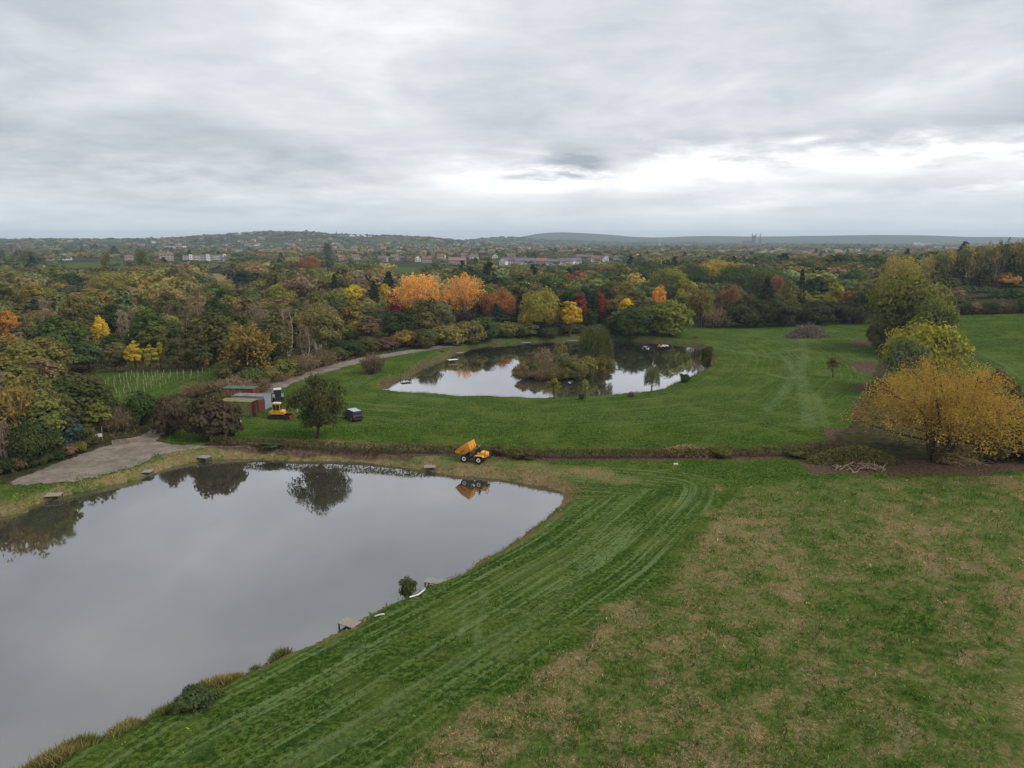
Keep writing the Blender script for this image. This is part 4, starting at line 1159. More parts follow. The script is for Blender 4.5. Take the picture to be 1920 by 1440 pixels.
# pond margins
B('bush', 765, 1076, 40, 1117, 'green', 'round dark green bush on the near pond bank by the white pipe', 'bank_bush', jitter=.03)
B('bush', 372, 1286, 84, 1322, (.052, .070, .032), 'bramble mound on the grassy pond bank', 'bramble', jitter=.03)
B('bush', 342, 1304, 46, 1334, (.062, .074, .030), 'small low clump running down from the bramble mound on the bank', 'bramble', jitter=.03)
B('bush', 402, 1284, 40, 1306, (.070, .078, .030), 'small leafy clump between bramble mound and little platform', 'bramble', jitter=.03)
T('sapling', 1038, 704, 30, 748, 'ygreen', 'slim yellow green sapling on the island pond bank', 'sapling')
T('sapling', 1097, 706, 18, 748, (.16, .165, .05), 'small sparse sapling beside a round shrub on the pond bank', 'sapling')
T('weeper', 1222, 684, 32, 735, (.10, .115, .05), 'drooping young willow leaning over the bright water', 'young_willow', jitter=.03)
for px, yt, wpx, yb, k, lab in ((1284, 698, 26, 716, 'bush', 'dark round shrub at the sloping end of the island pond'), (1090, 737, 14, 749, 'bush', 'tiny round shrub at the foot of the sparse sapling'), (1183, 734, 18, 744, 'twiggy', 'little brown tuft shrub near the drooping young willow'),
                           (1326, 644, 26, 672, 'bush', 'upright dark bush at the far corner of the island pond'), (1326, 664, 20, 690, 'bush', 'dark waterside bush below the upright corner bush'), (1303, 630, 16, 645, 'twiggy', 'brown stub of shrub at the pond corner bank'),
                           (1226, 612, 22, 640, 'bush', 'grey green bush in front of the light olive willow'), (1227, 630, 18, 642, 'twiggy', 'low brown shrub at the back bank below the grey green bush'), (829, 661, 14, 674, 'twiggy', 'reddish brown shrub beside the pale pond platform'), (915, 638, 14, 648, 'bush', 'first of three small bushes on the back bank of the island pond'),
                           (928, 637, 16, 647, 'bush', 'middle of three small bushes on the back bank of the island pond'), (940, 637, 16, 646, 'bush', 'last of three small bushes on the back bank of the island pond')):
    B(k, px, yt, wpx, yb, 'brown' if k == 'twiggy' else 'dk', lab, 'waterside_bush')
# island shrubs
for q, (px, yt, wpx, yb, k, col) in enumerate(((980, 680, 34, 706, 'bush', 'brown'), (1004, 675, 36, 706, 'bush', 'green'), (1030, 668, 44, 704, 'twiggy', 'mauve'), (1052, 655, 50, 702, 'bush', 'sage'), (1078, 662, 50, 708, 'bush', 'olive'), (1102, 664, 50, 702, 'bush', 'olive'), (1122, 664, 44, 700, 'bush', (.10, .085, .03)),
                                             (1040, 684, 40, 711, 'twiggy', 'olive'), (1062, 686, 40, 711, 'bush', 'dkol'), (1085, 684, 36, 709, 'twiggy', 'brown'), (1012, 690, 40, 710, 'twiggy', 'brown'), (986, 692, 34, 708, 'twiggy', 'brown'), (1050, 632, 34, 684, 'bush', 'olive'), (1020, 650, 40, 690, 'twiggy', 'mauve'), (1136, 676, 30, 694, 'bush', 'dk'),
                                             (1108, 684, 30, 706, 'bush', 'dkol'))):
    x, y, z = *G(px, yb, WATER + .3)[:2], WATER + .35
    W, H = size_px(px, yt, wpx, x, y, z)
    plant(k, x, y, W, H, col, 'island_shrub', ('brown twiggy' if k == 'twiggy' else 'leafy green') + ' shrub crowded on the pond island', 'island shrubs: ' + ('twiggy' if k == 'twiggy' else 'leafy'), 'bush', z, jitter=.08)
# behind and beside the golden willow
for px, yt, wpx, yb, col in ((1862, 682, 90, 800, (.095, .062, .044)), (1905, 712, 90, 830, 'dkol'), (1890, 770, 80, 858, 'dk'), (1920, 760, 90, 862, 'dk'), (1850, 795, 80, 862, 'dkol'), (1950, 740, 110, 862, 'dk'), (1815, 800, 60, 858, 'dk')):
    B('bush', px, yt, wpx, yb, col, 'dark hedgerow bush crowding beside the golden willow', 'hedgerow_bush', 'hedgerow bushes beside the golden willow', jitter=.06)
for px in range(1795, 1935, 17):
    B('bush', px, 566 - (px - 1790) * .04, 30, 589 - (px - 1790) * .075, ('dk', 'dkol', 'brown')[px % 3], 'low hedge bush at the top of the sloping green pasture', 'hedge_bush', 'hedge at the top of the pasture', jitter=.08)
# wood edge behind the sapling clearing
for k, px, yt, wpx, yb, col, lab in (('tall', 255, 636, 34, 697, (.36, .27, .03), 'slim bright yellow tree at the clearing edge'), ('tall', 283, 644, 32, 697, (.26, .23, .03), 'slim yellow green tree beside the bright yellow one at the clearing'), ('tall', 302, 630, 16, 694, (.24, .2, .03), 'very thin yellow topped tree at the clearing edge'),
                                     ('broad', 168, 638, 72, 696, (.058, .082, .034), 'rounded mid green tree at the clearing corner'), ('broad', 193, 586, 44, 660, 'yellow', 'brilliant yellow round tree standing out of the brown wood'), ('tall', 388, 664, 12, 696, 'ochre', 'tiny ochre sapling at the end of the clearing'), 
                                     ('broad', 218, 650, 44, 697, 'dkol', 'dark olive tree behind the clearing stakes'), ('broad', 335, 628, 60, 696, 'dkol', 'dark tree with bare lower stems behind the clearing'), ('broad', 372, 620, 64, 694, (.07, .07, .03), 'olive dark tree at the clearing end')):
    T(k, px, yt, wpx, yb, col, lab, jitter=.03)
# tops that stand out of the woods, bases hidden
Hh = tree_h
for k, px, yt, wpx, H, col, lab in (('poplar', 197, 474, 22, 21, 'lt', 'shorter of two columnar poplars above the wood'), ('poplar', 262, 466, 28, 23, (.10, .105, .03), 'taller of two columnar poplars above the wood'), ('big', 203, 505, 80, 15, (.165, .150, .034), 'big yellowish dome crowned tree in front of the poplars'),
                                    ('broad', 458, 504, 70, 13, 'pine', 'dark evergreen dome beside the tan field'), ('conifer', 178, 456, 22, 22, 'pine', 'dark conifer above the green field'), ('conifer', 213, 460, 26, 21, 'pine', 'dark paired conifer near the brick block'),
                                    ('broad', 140, 505, 52, 13, 'dk', 'dark round tree in front of the green field'), ('broad', 62, 528, 58, 12, (.17, .14, .03), 'yellow olive round tree over the left sliver of grass'.replace('left ', '')), ('broad', 105, 496, 60, 14, 'lt', 'light green tree below the long white house'),
                                    ('broad', 60, 470, 44, 19, 'dkol', 'big dark tree beside the long white house'), ('broad', 520, 527, 64, 12, 'ygreen', 'bright yellow green tree in the brown wood'), ('broad', 660, 531, 60, 11.5, (.32, .245, .03), 'golden yellow tree amid the brown wood'), ('broad', 640, 534, 36, 12, 'ygreen', 'small yellow green tree joined to the golden one'),
                                    ('conifer', 626, 511, 26, 14, 'pine', 'dark small conifer poking out of the wood'), ('conifer', 700, 524, 34, 14, 'pine', 'dark cypress near the crimson maple'), ('conifer', 728, 506, 44, 16, 'pine', 'dark ragged conifer behind the orange poplar'), ('broad', 13, 574, 40, 11, (.34, .16, .04), 'orange tree at the edge of the wood'),
                                    ('broad', 720, 529, 34, 12, (.3, .22, .03), 'small golden tree between cypress and maple'), ('broad', 550, 458, 32, 24, 'tan', 'pale tan round tree in front of the far hill'), ('big', 580, 472, 44, 21, 'rust', 'russet crowned tree above the dark belt'), ('poplar', 613, 455, 20, 26, 'dk', 'dark tall poplar above the dark belt'),
                                    ('big', 1350, 481, 110, 19, (.22, .18, .03), 'yellow crowned dome in the wood beyond the meadow'), ('big', 1392, 487, 120, 19, 'green', 'wide green dome beside the yellow crowned dome'), ('big', 1255, 494, 90, 18, (.12, .125, .03), 'yellow edged tree on the wood shoulder'), ('big', 1300, 490, 90, 17.5, 'dk', 'dark dome beside the yellow edged tree'),
                                    ('conifer', 1440, 516, 50, 17, 'pine', 'dark ragged conifer behind the meadow end row'), ('broad', 1290, 517, 54, 15, 'ygreen', 'yellow green tree low in the wood beyond the meadow'), ('broad', 1236, 530, 30, 13, (.46, .24, .05), 'small orange tree behind the light olive willow'), ('big', 1445, 494, 100, 18, 'green', 'green dome behind the ragged conifer'),
                                    ('broad', 1462, 508, 50, 16, (.16, .075, .045), 'reddish tree behind the meadow end row'), ('broad', 1485, 522, 48, 15, 'olive', 'olive rounded tree behind the meadow end row'), ('broad', 1570, 523, 50, 14, 'ygreen', 'yellow green tree behind the end of the meadow row'),
                                    ('plume', 1695, 470, 96, 24, (.215, .172, .055), 'pale yellow poplars rising behind the tall dome'), ('conifer', 1800, 483, 44, 24, 'pine', 'tall dark conifer behind the pasture hedge'), ('conifer', 1853, 482, 32, 24, 'pine', 'second dark conifer behind the pasture hedge'), ('conifer', 1902, 470, 50, 26, 'pine', 'largest dark conifer above the orange garden tree'),
                                    ('conifer', 1840, 510, 50, 17, 'dk', 'dark spreading conifer close to the pasture hedge'), ('broad', 1890, 504, 48, 15, (.40, .215, .07), 'orange garden tree above the pasture hedge'), ('broad', 1780, 512, 70, 16, 'dkol', 'dark olive tree behind the pasture hedge'), ('broad', 1910, 530, 60, 10, 'olive', 'olive shrub tree below the orange garden tree'),
                                    ('broad', 1862, 520, 30, 14, (.10, .03, .03), 'dark red tree beside the orange garden tree'), ('conifer', 1506, 500, 24, 19, 'pine', 'narrow dark conifer in the wood behind the brush pile')):
    Hh(k, px, yt, wpx, H, col, lab, jitter=.03)
for q in range(16):
    px = 1745 + q * 13 + _prng.uniform(-4, 4)
    Hh('feather', px, 464 - q * 1.7 + _prng.uniform(-5, 7), 34, 25, ('tan', 'olive', 'sage')[q % 3], 'tall thin pale poplar in the row on the rise', 'poplar_tree', 'thin poplars on the rise', jitter=.08)

# ------------------------------------------------------------------ the woods: nearest trees one by one, the rest as one mass
KEEP_OPEN = [(192, 697, 385, 748, 150), (112, 488, 235, 505, 1000), (382, 512, 442, 534, 480), (20, 536, 128, 545, 420), (738, 503, 790, 509, 800)] + HRECT + KEEP_TREES
def blocked(px, yt, half, d):
    for (x0, y0, x1, y1, dd) in KEEP_OPEN:
        if d < dd - 3 and px + half * .6 > x0 and px - half * .6 < x1 and yt < y0 + (y1 - y0) * .6: return True
    return False
rngF = np.random.default_rng(77)
cand = []
def ring(r0, r1, s):
    n_ = int((r1 - r0) / s)
    for i in range(n_):
        r = r0 + (i + .5) * s; na_ = int(1.36 * r / s)
        for j in range(na_):
            a = -.68 + 1.36 * (j + .5) / na_
            x = r * math.sin(a) + rngF.uniform(-.42, .42) * s; y = r * math.cos(a) + rngF.uniform(-.42, .42) * s
            cand.append((x, y, s))
ring(95, 300, 9.6); ring(300, 620, 16.0); ring(620, 1300, 18.0); ring(1300, 2300, 27.0); ring(2300, 4600, 44.0)
cand = np.array(cand); cxn, cyn = cand[:, 0], cand[:, 1]
ok = ~inside(MEADOW, cxn, cyn) & ~inside(RFIELD, cxn, cyn) & ~inside(CLEAR, cxn, cyn) & ~inside(YARD, cxn, cyn) & ~inside(POND1, cxn, cyn)
for q in FIELDS: ok &= ~inside(q, cxn, cyn)
ok &= dist_line(TRACK, cxn, cyn) > 6.5
ok &= dist_line(CLEAR, cxn, cyn, True) > 2.5
ok &= dist_line(YARD, cxn, cyn, True) > 4
edgeM = dist_line(MEADOW, cxn, cyn, True)
ok &= edgeM > 2.0
ok &= dist_line(RFIELD, cxn, cyn, True) > 4.0
ok &= ~((cxn > 40) & (cyn < 112))                                   # open pasture near the camera
ok &= ~((np.arctan2(cxn, cyn) > .42) & (np.hypot(cxn, cyn) < 235)) & ~((np.arctan2(cxn, cyn) > .47) & (np.hypot(cxn, cyn) < 292))   # tree row and pasture, planted by hand
rad_ = np.hypot(cxn, cyn)
hillgap = fbm(cxn / 150, cyn / 150, 99, 3)
ok &= ~((rad_ > 720) & (hillgap < .37)) & ~((rad_ > 1300) & (hillgap < .36))
cand = cand[ok]
FT = np.array(FOOT)
LOD = {}
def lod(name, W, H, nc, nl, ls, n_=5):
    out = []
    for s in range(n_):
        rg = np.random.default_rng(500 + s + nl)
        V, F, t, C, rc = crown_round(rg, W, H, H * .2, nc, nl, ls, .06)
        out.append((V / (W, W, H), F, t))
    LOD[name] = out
lod('mid', 14, 13, 40, 340, .82); lod('far', 15, 13, 18, 76, 1.4); lod('hill', 22, 11, 8, 20, 2.6)
def lod_con():
    out = []
    for s in range(3):
        rg = np.random.default_rng(600 + s); nl = 130
        t = rg.random(nl) ** .7; a = rg.uniform(0, 6.28, nl); rad = (1 - t) ** .8 * .5 * rg.uniform(.5, 1, nl)
        P = np.stack([rad * np.cos(a) * 6, rad * np.sin(a) * 6, t * 13], 1); Tn = np.stack([np.cos(a), np.sin(a), -.4 + 0 * a], 1) + rg.normal(size=(nl, 3)) * .3
        V, F = leaves(P, Tn, .8 * rg.uniform(.6, 1.3, nl), rg, .55, Tn); out.append((V / (6, 6, 13), F, np.repeat(rg.random(nl), 4)))
    LOD['con'] = out
lod_con()
PALW = dict(leftnear=(('olive', 18), ('dkol', 28), ('brown', 15), ('mauve', 15), ('ochre', 2), ('lt', 5), ('dk', 12), ('green', 9)),
            left=(('olive', 36), ('ochre', 6), ('tan', 4), ('lt', 10), ('dkol', 20), ('dk', 10), ('brown', 11), ('ygreen', 1), ('sage', 10), ('pine', 2)),
            mid=(('dk', 26), ('green', 17), ('dkol', 18), ('olive', 16), ('sage', 8), ('brown', 8), ('ochre', 4), ('ygreen', 2), ('rust', 1), ('pine', 7)),
            far=(('dk', 28), ('dkol', 24), ('sage', 14), ('green', 10), ('brown', 11), ('ochre', 5), ('olive', 8), ('rust', 1), ('pine', 4)))
WORD = dict(olive='olive', dkol='dark olive', brown='brown', mauve='mauve grey', ochre='ochre', lt='light green', dk='dark green', green='green', tan='tan', ygreen='yellow green', sage='grey green', pine='blackish green', rust='rust')
masses = {'wood': ([], [], [], []), 'distance': ([], [], [], [])}
order = np.argsort(np.hypot(cand[:, 0], cand[:, 1]))
occ = []
IND_MAX = 292
vo = {'wood': 0, 'distance': 0}
def pick(pal):
    w_ = np.array([b for a, b in pal], float); return pal[rngF.choice(len(pal), p=w_ / w_.sum())][0]
ZL = land(cand[:, 0], cand[:, 1])
for i in order:
    x, y, s = cand[i]; r = math.hypot(x, y); a = math.atan2(x, y)
    if len(FT) and np.any(np.hypot(FT[:, 0] - x, FT[:, 1] - y) < FT[:, 2] * .62 + 1.0): continue
    zone = 'far' if r > 640 else ('leftnear' if a < -.10 and r < 250 else ('left' if a < -.06 else 'mid'))
    c = pick(PALW[zone])
    if zone == 'leftnear': H = rngF.uniform(9, 14.5)
    elif zone == 'left': H = rngF.uniform(10.5, 17)
    elif zone == 'mid': H = rngF.uniform(9, 16.5) if r < 420 else rngF.uniform(10, 17)
    else: H = rngF.uniform(9, 15)
    if .30 < a < .52 and 270 < r < 480: H = rngF.uniform(9, 15)
    if r > 1300: H *= .9
    if r > 2300: H *= 1.05
    W = s * rngF.uniform(1.05, 1.55)
    z = float(ZL[i])
    px, yt, dep = proj(x, y, z + H)
    if r < 1200 and blocked(px, yt, W * .5 * FPX / dep, r): 
        H *= .5; W *= .7; px, yt, dep = proj(x, y, z + H)
        if blocked(px, yt, W * .5 * FPX / dep, r) and rngF.random() < .95: continue
    if r < 300 and TREE_COUNT[0] < IND_MAX + 130 and len([1]) and zone in ('leftnear', 'left', 'mid') and px > -60 and px < 1980:
        kind = 'broad'
        u = rngF.random()
        if c in ('mauve',) or (c == 'brown' and u < .5): kind = 'birch'; W = s * .75; H *= 1.06
        elif c == 'pine': kind = 'conifer'; W = s * .7
        elif c in ('ochre', 'olive') and u < .08: kind = 'feather'
        elif u > .75: kind = 'tall'; W = s * .85
        place = 'in the brown wood beyond the sapling clearing' if a < -.10 else ('in the tree belt behind the island pond' if a < .22 else 'in the wood beyond the meadow')
        kw = {'broad': 'rounded tree', 'tall': 'upright tree', 'birch': 'half bare birch', 'conifer': 'conifer', 'feather': 'feathery tree'}[kind]
        dcl = float(dist_line(CLEAR, np.array([x]), np.array([y]), True)[0]); dtk = float(dist_line(TRACK, np.array([x]), np.array([y]))[0]); dyd = float(dist_line(YARD, np.array([x]), np.array([y]), True)[0]); dme = float(dist_line(MEADOW, np.array([x]), np.array([y]), True)[0])
        if a < -.10: place = 'in the brown wood close to the gravel yard' if dyd < 30 else ('in the brown wood at the sapling clearing edge' if dcl < 18 else ('in the brown wood near the gravel track' if dtk < 22 else place.replace('brown wood beyond', 'brown wood deep beyond')))
        elif dme > 16: place = place.replace('in the', 'deep in the')
        kw = ('tall ' if H > 11.6 else 'low ' if H < 9.6 else 'mid sized ') + kw
        plant(kind, x, y, W, H, c, 'birch_tree' if kind == 'birch' else ('conifer_tree' if kind == 'conifer' else 'woodland_tree'), f'{WORD[c]} {kw} {place}', f'{WORD[c]} {kw} set {place}', 'tree', z)
        continue
    key = 'wood' if r < 640 else 'distance'
    L = LOD['con'] if c == 'pine' else LOD['mid' if r < 560 else ('far' if r < 1300 else 'hill')]
    if c == 'pine': W *= .6; H *= 1.15
    V, F, t = L[rngF.integers(0, len(L))]
    th = rngF.uniform(0, 6.28); ct, st_ = math.cos(th), math.sin(th)
    Vw = np.stack([(V[:, 0] * ct - V[:, 1] * st_) * W + x, (V[:, 0] * st_ + V[:, 1] * ct) * W + y, V[:, 2] * H + z], 1)
    cc = np.array(PAL[c]) * np.exp(rngF.normal() * .2 + rngF.normal(size=3) * .05)
    A = masses[key]
    A[0].append(Vw); A[1].append(F + vo[key]); A[2].append(t); A[3].append(np.tile(cc, (len(V), 1))); vo[key] += len(V)
for key, nm, lab in (('wood', 'woodland_mass', 'dense autumn woodland canopy stretching between ponds and town'), ('distance', 'distant_trees', 'far off trees and copses between the houses and over the hills')):
    A = masses[key]
    me = np_mesh(nm, np.vstack(A[0]), np.vstack(A[1])); add_float(me, 'tint', np.concatenate(A[2])); add_col(me, 'col', np.vstack(A[3]))
    tag(link(nm, me, m_leafc), lab, 'woodland', kind='stuff')
    print('MASS', nm, len(me.polygons), 'trees', len(A[0]))
print('PLANTED', TREE_COUNT[0])

# ------------------------------------------------------------------ clipped hedge
def seg_points(line, n_, rng, half):
    d = np.linalg.norm(np.diff(line, axis=0), axis=1); cs = np.concatenate([[0], np.cumsum(d)])
    t = rng.uniform(0, cs[-1], n_); i = np.clip(np.searchsorted(cs, t) - 1, 0, len(d) - 1)
    f = ((t - cs[i]) / d[i])[:, None]; p = line[i] * (1 - f) + line[i + 1] * f
    tv = (line[i + 1] - line[i]) / d[i][:, None]; nv = np.stack([-tv[:, 1], tv[:, 0]], 1)
    o = rng.uniform(-1, 1, n_)
    return p + nv * (o * half)[:, None], o, t
def hedge_mesh(line, n_, half, top, ls, rng, asp=.55, up=0.3):
    p, o, t = seg_points(line, n_, rng, half)
    hmax = top * (0.72 + .5 * fbm(p[:, 0] / 2.2, p[:, 1] / 2.2, 5, 3)) * (1 - .25 * o * o)
    z = hmax * rng.random(n_) ** .55
    P = np.stack([p[:, 0], p[:, 1], height(p[:, 0], p[:, 1]) + z], 1)
    N = rdir(n_, rng) + np.array([0, -.4, up])
    V, F = leaves(P, N, ls * rng.uniform(.5, 1.4, n_), rng, asp)
    return V, F, np.repeat(.5 * rng.random(n_) + .5 * fbm(p[:, 0] / 1.5, p[:, 1] / 1.5, 9, 2), 4)
rg = np.random.default_rng(301)
hd = empty('hedge', (*HEDGE[len(HEDGE) // 2], 0))
def hedge_part(name, mesh, col):
    V, F, t = mesh
    V = V - np.array(hd.location)
    me = np_mesh(name, V, F); add_float(me, 'tint', t); me.materials.append(m_leaf)
    o = link(name, me, None, hd); o.color = (*col, 1); return o
hedge_part('leaves', hedge_mesh(HEDGE, 6500, .62, 1.25, .15, rg), (.050, .050, .022))
hedge_part('twigs', hedge_mesh(HEDGE, 7000, .78, 1.42, .24, rg, .10), (.105, .070, .046))
tag(hd, 'long low clipped brown hedge dividing the two pond fields', 'hedge')
for q, (px, wpx, yb, lab) in enumerate(((1352, 34, 857, 'dark rounded shrub in the hedge beside the pale cut stems'), (1500, 44, 856, 'last dark shrub at the open end of the clipped hedge'), (985, 40, 858, 'dark ivy clad shrub in the hedge past the dumper'), (935, 22, 852, 'dark leafy shrub in the hedge just behind the dumper'), (512, 40, 842, 'dark shrub in the hedge before the lone oak'))):
    B('bush', px, yb - 20, wpx * 1.5, yb, 'dkol', lab, 'hedge_shrub')
# pale cut stems heaped on the hedge
def stick_heap(name, px, yb, W, D, H, n_, col_mat, label, cat, rmax=.05, lmin=.7, lmax=2.2, seed=1, leafcol=None, nleaf=0):
    rng = np.random.default_rng(seed); x0, y0, z0 = GT(px, yb)
    e = empty(name, (x0, y0, z0)); parts = []
    for k in range(n_):
        a = rng.uniform(0, 6.28); q = rng.random() ** .6; px_, py_ = q * W / 2 * math.cos(a), q * D / 2 * math.sin(a)
        hz_ = H * (1 - q * q) * rng.random() ** .5
        d = rdir(1, rng, -.15)[0]; d[2] *= .55; L = rng.uniform(lmin, lmax) * .5; c = np.array((px_, py_, hz_ + .08))
        b = rng.normal(size=3) * L * .12
        A_, B_ = c - d * L, c + d * L; A_[2] = max(A_[2], .02); B_[2] = max(B_[2], .02)
        parts.append(tube([A_, (A_ + B_) / 2 + b, B_], [rmax * rng.uniform(.5, 1), rmax * .7 * rng.uniform(.5, 1), rmax * .3], 4))
    V, F = join(parts); me = np_mesh('sticks', V, F, True); me.materials.append(col_mat); o = link('sticks', me, None, e); o['kind'] = 'stuff'
    if nleaf:
        a = rng.uniform(0, 6.28, nleaf); q = rng.random(nleaf) ** .55
        P = np.stack([q * W / 2 * np.cos(a), q * D / 2 * np.sin(a), H * (1 - q * q) * rng.random(nleaf) ** .5 + .1], 1)
        V, F = leaves(P, rdir(nleaf, rng) + (0, 0, .4), .22 * rng.uniform(.5, 1.4, nleaf), rng, .35)
        me = np_mesh('withered_leaves', V, F); add_float(me, 'tint', np.repeat(rng.random(nleaf), 4)); me.materials.append(m_leaf); o = link('withered_leaves', me, None, e); o.color = (*leafcol, 1); o['kind'] = 'stuff'
    return tag(e, label, cat)
m_greyw = bark('grey_wood', (0.075, 0.060, 0.048), (0.24, 0.20, 0.16))
stick_heap('cut_hedge_brash', 1283, 856, 9.5, 1.6, 1.7, 150, m_cut, 'heap of pale cut stems lying on the clipped hedge', 'branches', .035, .5, 1.4, 2, (.20, .145, .085), 700)
stick_heap('brush_pile', 1515, 632, 13, 6, 4.0, 330, m_greyw, 'large grey brown brush pile in the mown meadow', 'brush pile', .12, 1.8, 5.5, 3, (.19, .16, .11), 900)
stick_heap('felled_brash', 1640, 622, 8, 3, .7, 60, m_bark, 'flat scatter of branches at the meadow corner beside the tree row', 'branches', .08, 1, 3, 4)
stick_heap('felled_branches', 1600, 866, 13, 4.2, 2.2, 130, m_bark, 'felled leafy branches heaped at the end of the clipped hedge', 'branches', .07, 1, 3.2, 5, (.125, .120, .040), 2600)
stick_heap('split_branches', 1612, 880, 8, 1.6, .8, 40, m_cut, 'pale split branches lying in front of the felled leafy heap', 'branches', .10, 1, 2.8, 6)
stick_heap('felled_boughs', 1798, 866, 6.5, 3.2, 2.6, 90, m_cut, 'pale broken boughs fallen under the golden willow', 'branches', .075, 1.2, 4.2, 7, (.20, .165, .055), 1500)
stick_heap('scrub_remains', 1550, 842, 14, 3.5, .9, 160, m_bark, 'low tangle of cut scrub on bare soil by the hedge end', 'branches', .04, .6, 1.6, 8, (.11, .08, .045), 1100)
stick_heap('soil_twigs', 1690, 838, 9, 2.2, .5, 70, m_bark, 'low line of twigs on bare soil in front of the golden willow', 'branches', .05, .8, 2.4, 9)

# ------------------------------------------------------------------ grass, bank plants and reeds (uncountable)
def tuft_mesh(name, x, y, hgt_, wid, col, label, blades=3, lean=.45, asp=.13, seed=1):
    rng = np.random.default_rng(seed); n_ = len(x)
    X = np.repeat(x, blades) + rng.normal(size=n_ * blades) * np.repeat(wid, blades) * .45; Y = np.repeat(y, blades) + rng.normal(size=n_ * blades) * np.repeat(wid, blades) * .45
    Hb = np.repeat(hgt_, blades) * rng.uniform(.55, 1.15, n_ * blades)
    Z = np.repeat(height(x, y), blades)
    d = np.stack([rng.normal(size=X.size) * lean, rng.normal(size=X.size) * lean, np.ones(X.size)], 1); d /= np.linalg.norm(d, axis=1)[:, None]
    P = np.stack([X, Y, Z], 1) + d * (Hb * .46)[:, None]
    V, F = leaves(P, d, Hb * .5, rng, asp, d)
    C = np.repeat(col, blades, 0) * np.exp(rng.normal(size=(X.size, 1)) * .18)
    me = np_mesh(name, V, F); add_col(me, 'col', np.repeat(C, 4, 0)); add_float(me, 'tint', np.repeat(rng.random(X.size), 4))
    return tag(link(name, me, m_leafc), label, 'grass', kind='stuff')
rg = np.random.default_rng(401)
n_ = 78000
r = np.exp(rg.uniform(math.log(31), math.log(125), n_)); a = rg.uniform(-.64, .66, n_)
x, y = r * np.sin(a), r * np.cos(a)
keep = ~inside(POND1, x, y) & (dist_line(POND1, x, y, True) > .7) & ~inside(YARD, x, y) & inside(MEADOW, x, y) & (dist_line(HEDGE, x, y) > 1.1)
x, y, r = x[keep], y[keep], r[keep]
D, S, Wd, Pl, Lw, U, Vv = masks(x, y)
isdry = rg.random(len(x)) < np.clip((D - .18) * 1.2, 0, 1) * (D > .05)
clumpy = fbm(x / .9, y / .9, 45, 2) + rg.normal(size=len(x)) * .12
keep = (rg.random(len(x)) > S * .9) & (rg.random(len(x)) > Lw * .8) & (clumpy > .40)
x, y, r, isdry, D = x[keep], y[keep], r[keep], isdry[keep], D[keep]
gcol = np.where(isdry[:, None], np.array((.225, .170, .088)), np.array((.046, .092, .016))) * np.exp(rg.normal(size=(len(x), 1)) * .3 + rg.normal(size=(len(x), 3)) * np.array((.1, .04, .1)))
gh = np.where(isdry, .15, .24) * (r / 45) ** .35 * rg.uniform(.6, 1.5, len(x)) * np.where(D > .1, 1.25, 1.0)
tuft_mesh('meadow_grass', x, y, gh, gh * 1.1, gcol, 'short green and straw coloured grass tufts over the near field', 3, .7, .2, 5)
# tussocks along the banks
rg = np.random.default_rng(411)
def shore(P, n_, o0, o1, rng):
    p, o, t = seg_points(np.vstack([P, P[:1]]), n_, rng, .01)
    d = np.roll(P, -1, 0) - P; area = 0.5 * np.sum(P[:, 0] * np.roll(P[:, 1], -1) - np.roll(P[:, 0], -1) * P[:, 1])
    p2 = p + rng.normal(size=p.shape) * 1.6 + 0
    q = dist_line(P, p2[:, 0], p2[:, 1], True); ins = inside(P, p2[:, 0], p2[:, 1])
    k = ~ins & (q > o0) & (q < o1)
    return p2[k]
p = shore(POND1, 15000, .05, 3.2, rg)
front = (p[:, 1] > 62) | (p[:, 0] > -6)
p = p[front & (rg.random(len(p)) < .9)]
u = rg.random(len(p)); pn = fbm(p[:, 0] / 4, p[:, 1] / 4, 15, 3)
c = np.where((pn < .42)[:, None], np.array((.055, .085, .024)), np.where((u < .45)[:, None], np.array((.19, .135, .072)), np.array((.105, .068, .042))))
tuft_mesh('bank_grass', p[:, 0], p[:, 1], rg.uniform(.15, .42, len(p)), rg.uniform(.2, .4, len(p)), c, 'dry tan tussock grass along the banks of the fishing pond', 4, .6, .13, 6)
p = shore(POND2, 9000, .05, 2.4, rg)
u = rg.random(len(p))
c = np.where((u < .5)[:, None], np.array((.15, .098, .058)), np.array((.085, .075, .036)))
tuft_mesh('pond_edge_growth', p[:, 0], p[:, 1], rg.uniform(.2, .55, len(p)), rg.uniform(.3, .5, len(p)), c, 'brown tussocky growth along the banks of the island pond', 3, .6, .15, 7)
# reeds on the near bank
REED = curve(poly_px([(20, 1452), (95, 1428), (165, 1396), (250, 1362), (330, 1324), (405, 1288), (470, 1256), (520, 1234), (566, 1208)], WATER + .5), 6)
p, o, t = seg_points(REED, 3600, rg, .62)
dn = fbm(p[:, 0] / 1.7, p[:, 1] / 1.7, 19, 3); k = dn > .36; p = p[k]; dn = dn[k]
u = rg.random(len(p)); pn = fbm(p[:, 0] / 2.5, p[:, 1] / 2.5, 25, 2)
c = np.where((pn > .62)[:, None], np.array((.165, .140, .060)), np.where((u < .6)[:, None], np.array((.070, .088, .026)), np.array((.13, .12, .04))))
tuft_mesh('reed_fringe', p[:, 0], p[:, 1], .35 + 1.0 * np.clip(dn - .38, 0, .4) * 2.0, np.full(len(p), .22), c, 'ragged green and tan reeds fringing the near grassy bank', 7, .34, .07, 8)
# plants in the water edge of the right bank and island skirt
p, o, t = seg_points(np.vstack([ISLE, ISLE[:1]]), 1700, rg, .7)
c = np.where((rg.random(len(p)) < .6)[:, None], np.array((.13, .10, .055)), np.array((.06, .07, .03)))
tuft_mesh('island_sedge', p[:, 0], p[:, 1], rg.uniform(.5, 1.5, len(p)), np.full(len(p), .4), c, 'brown sedge skirting the pond island', 5, .45, .09, 9)
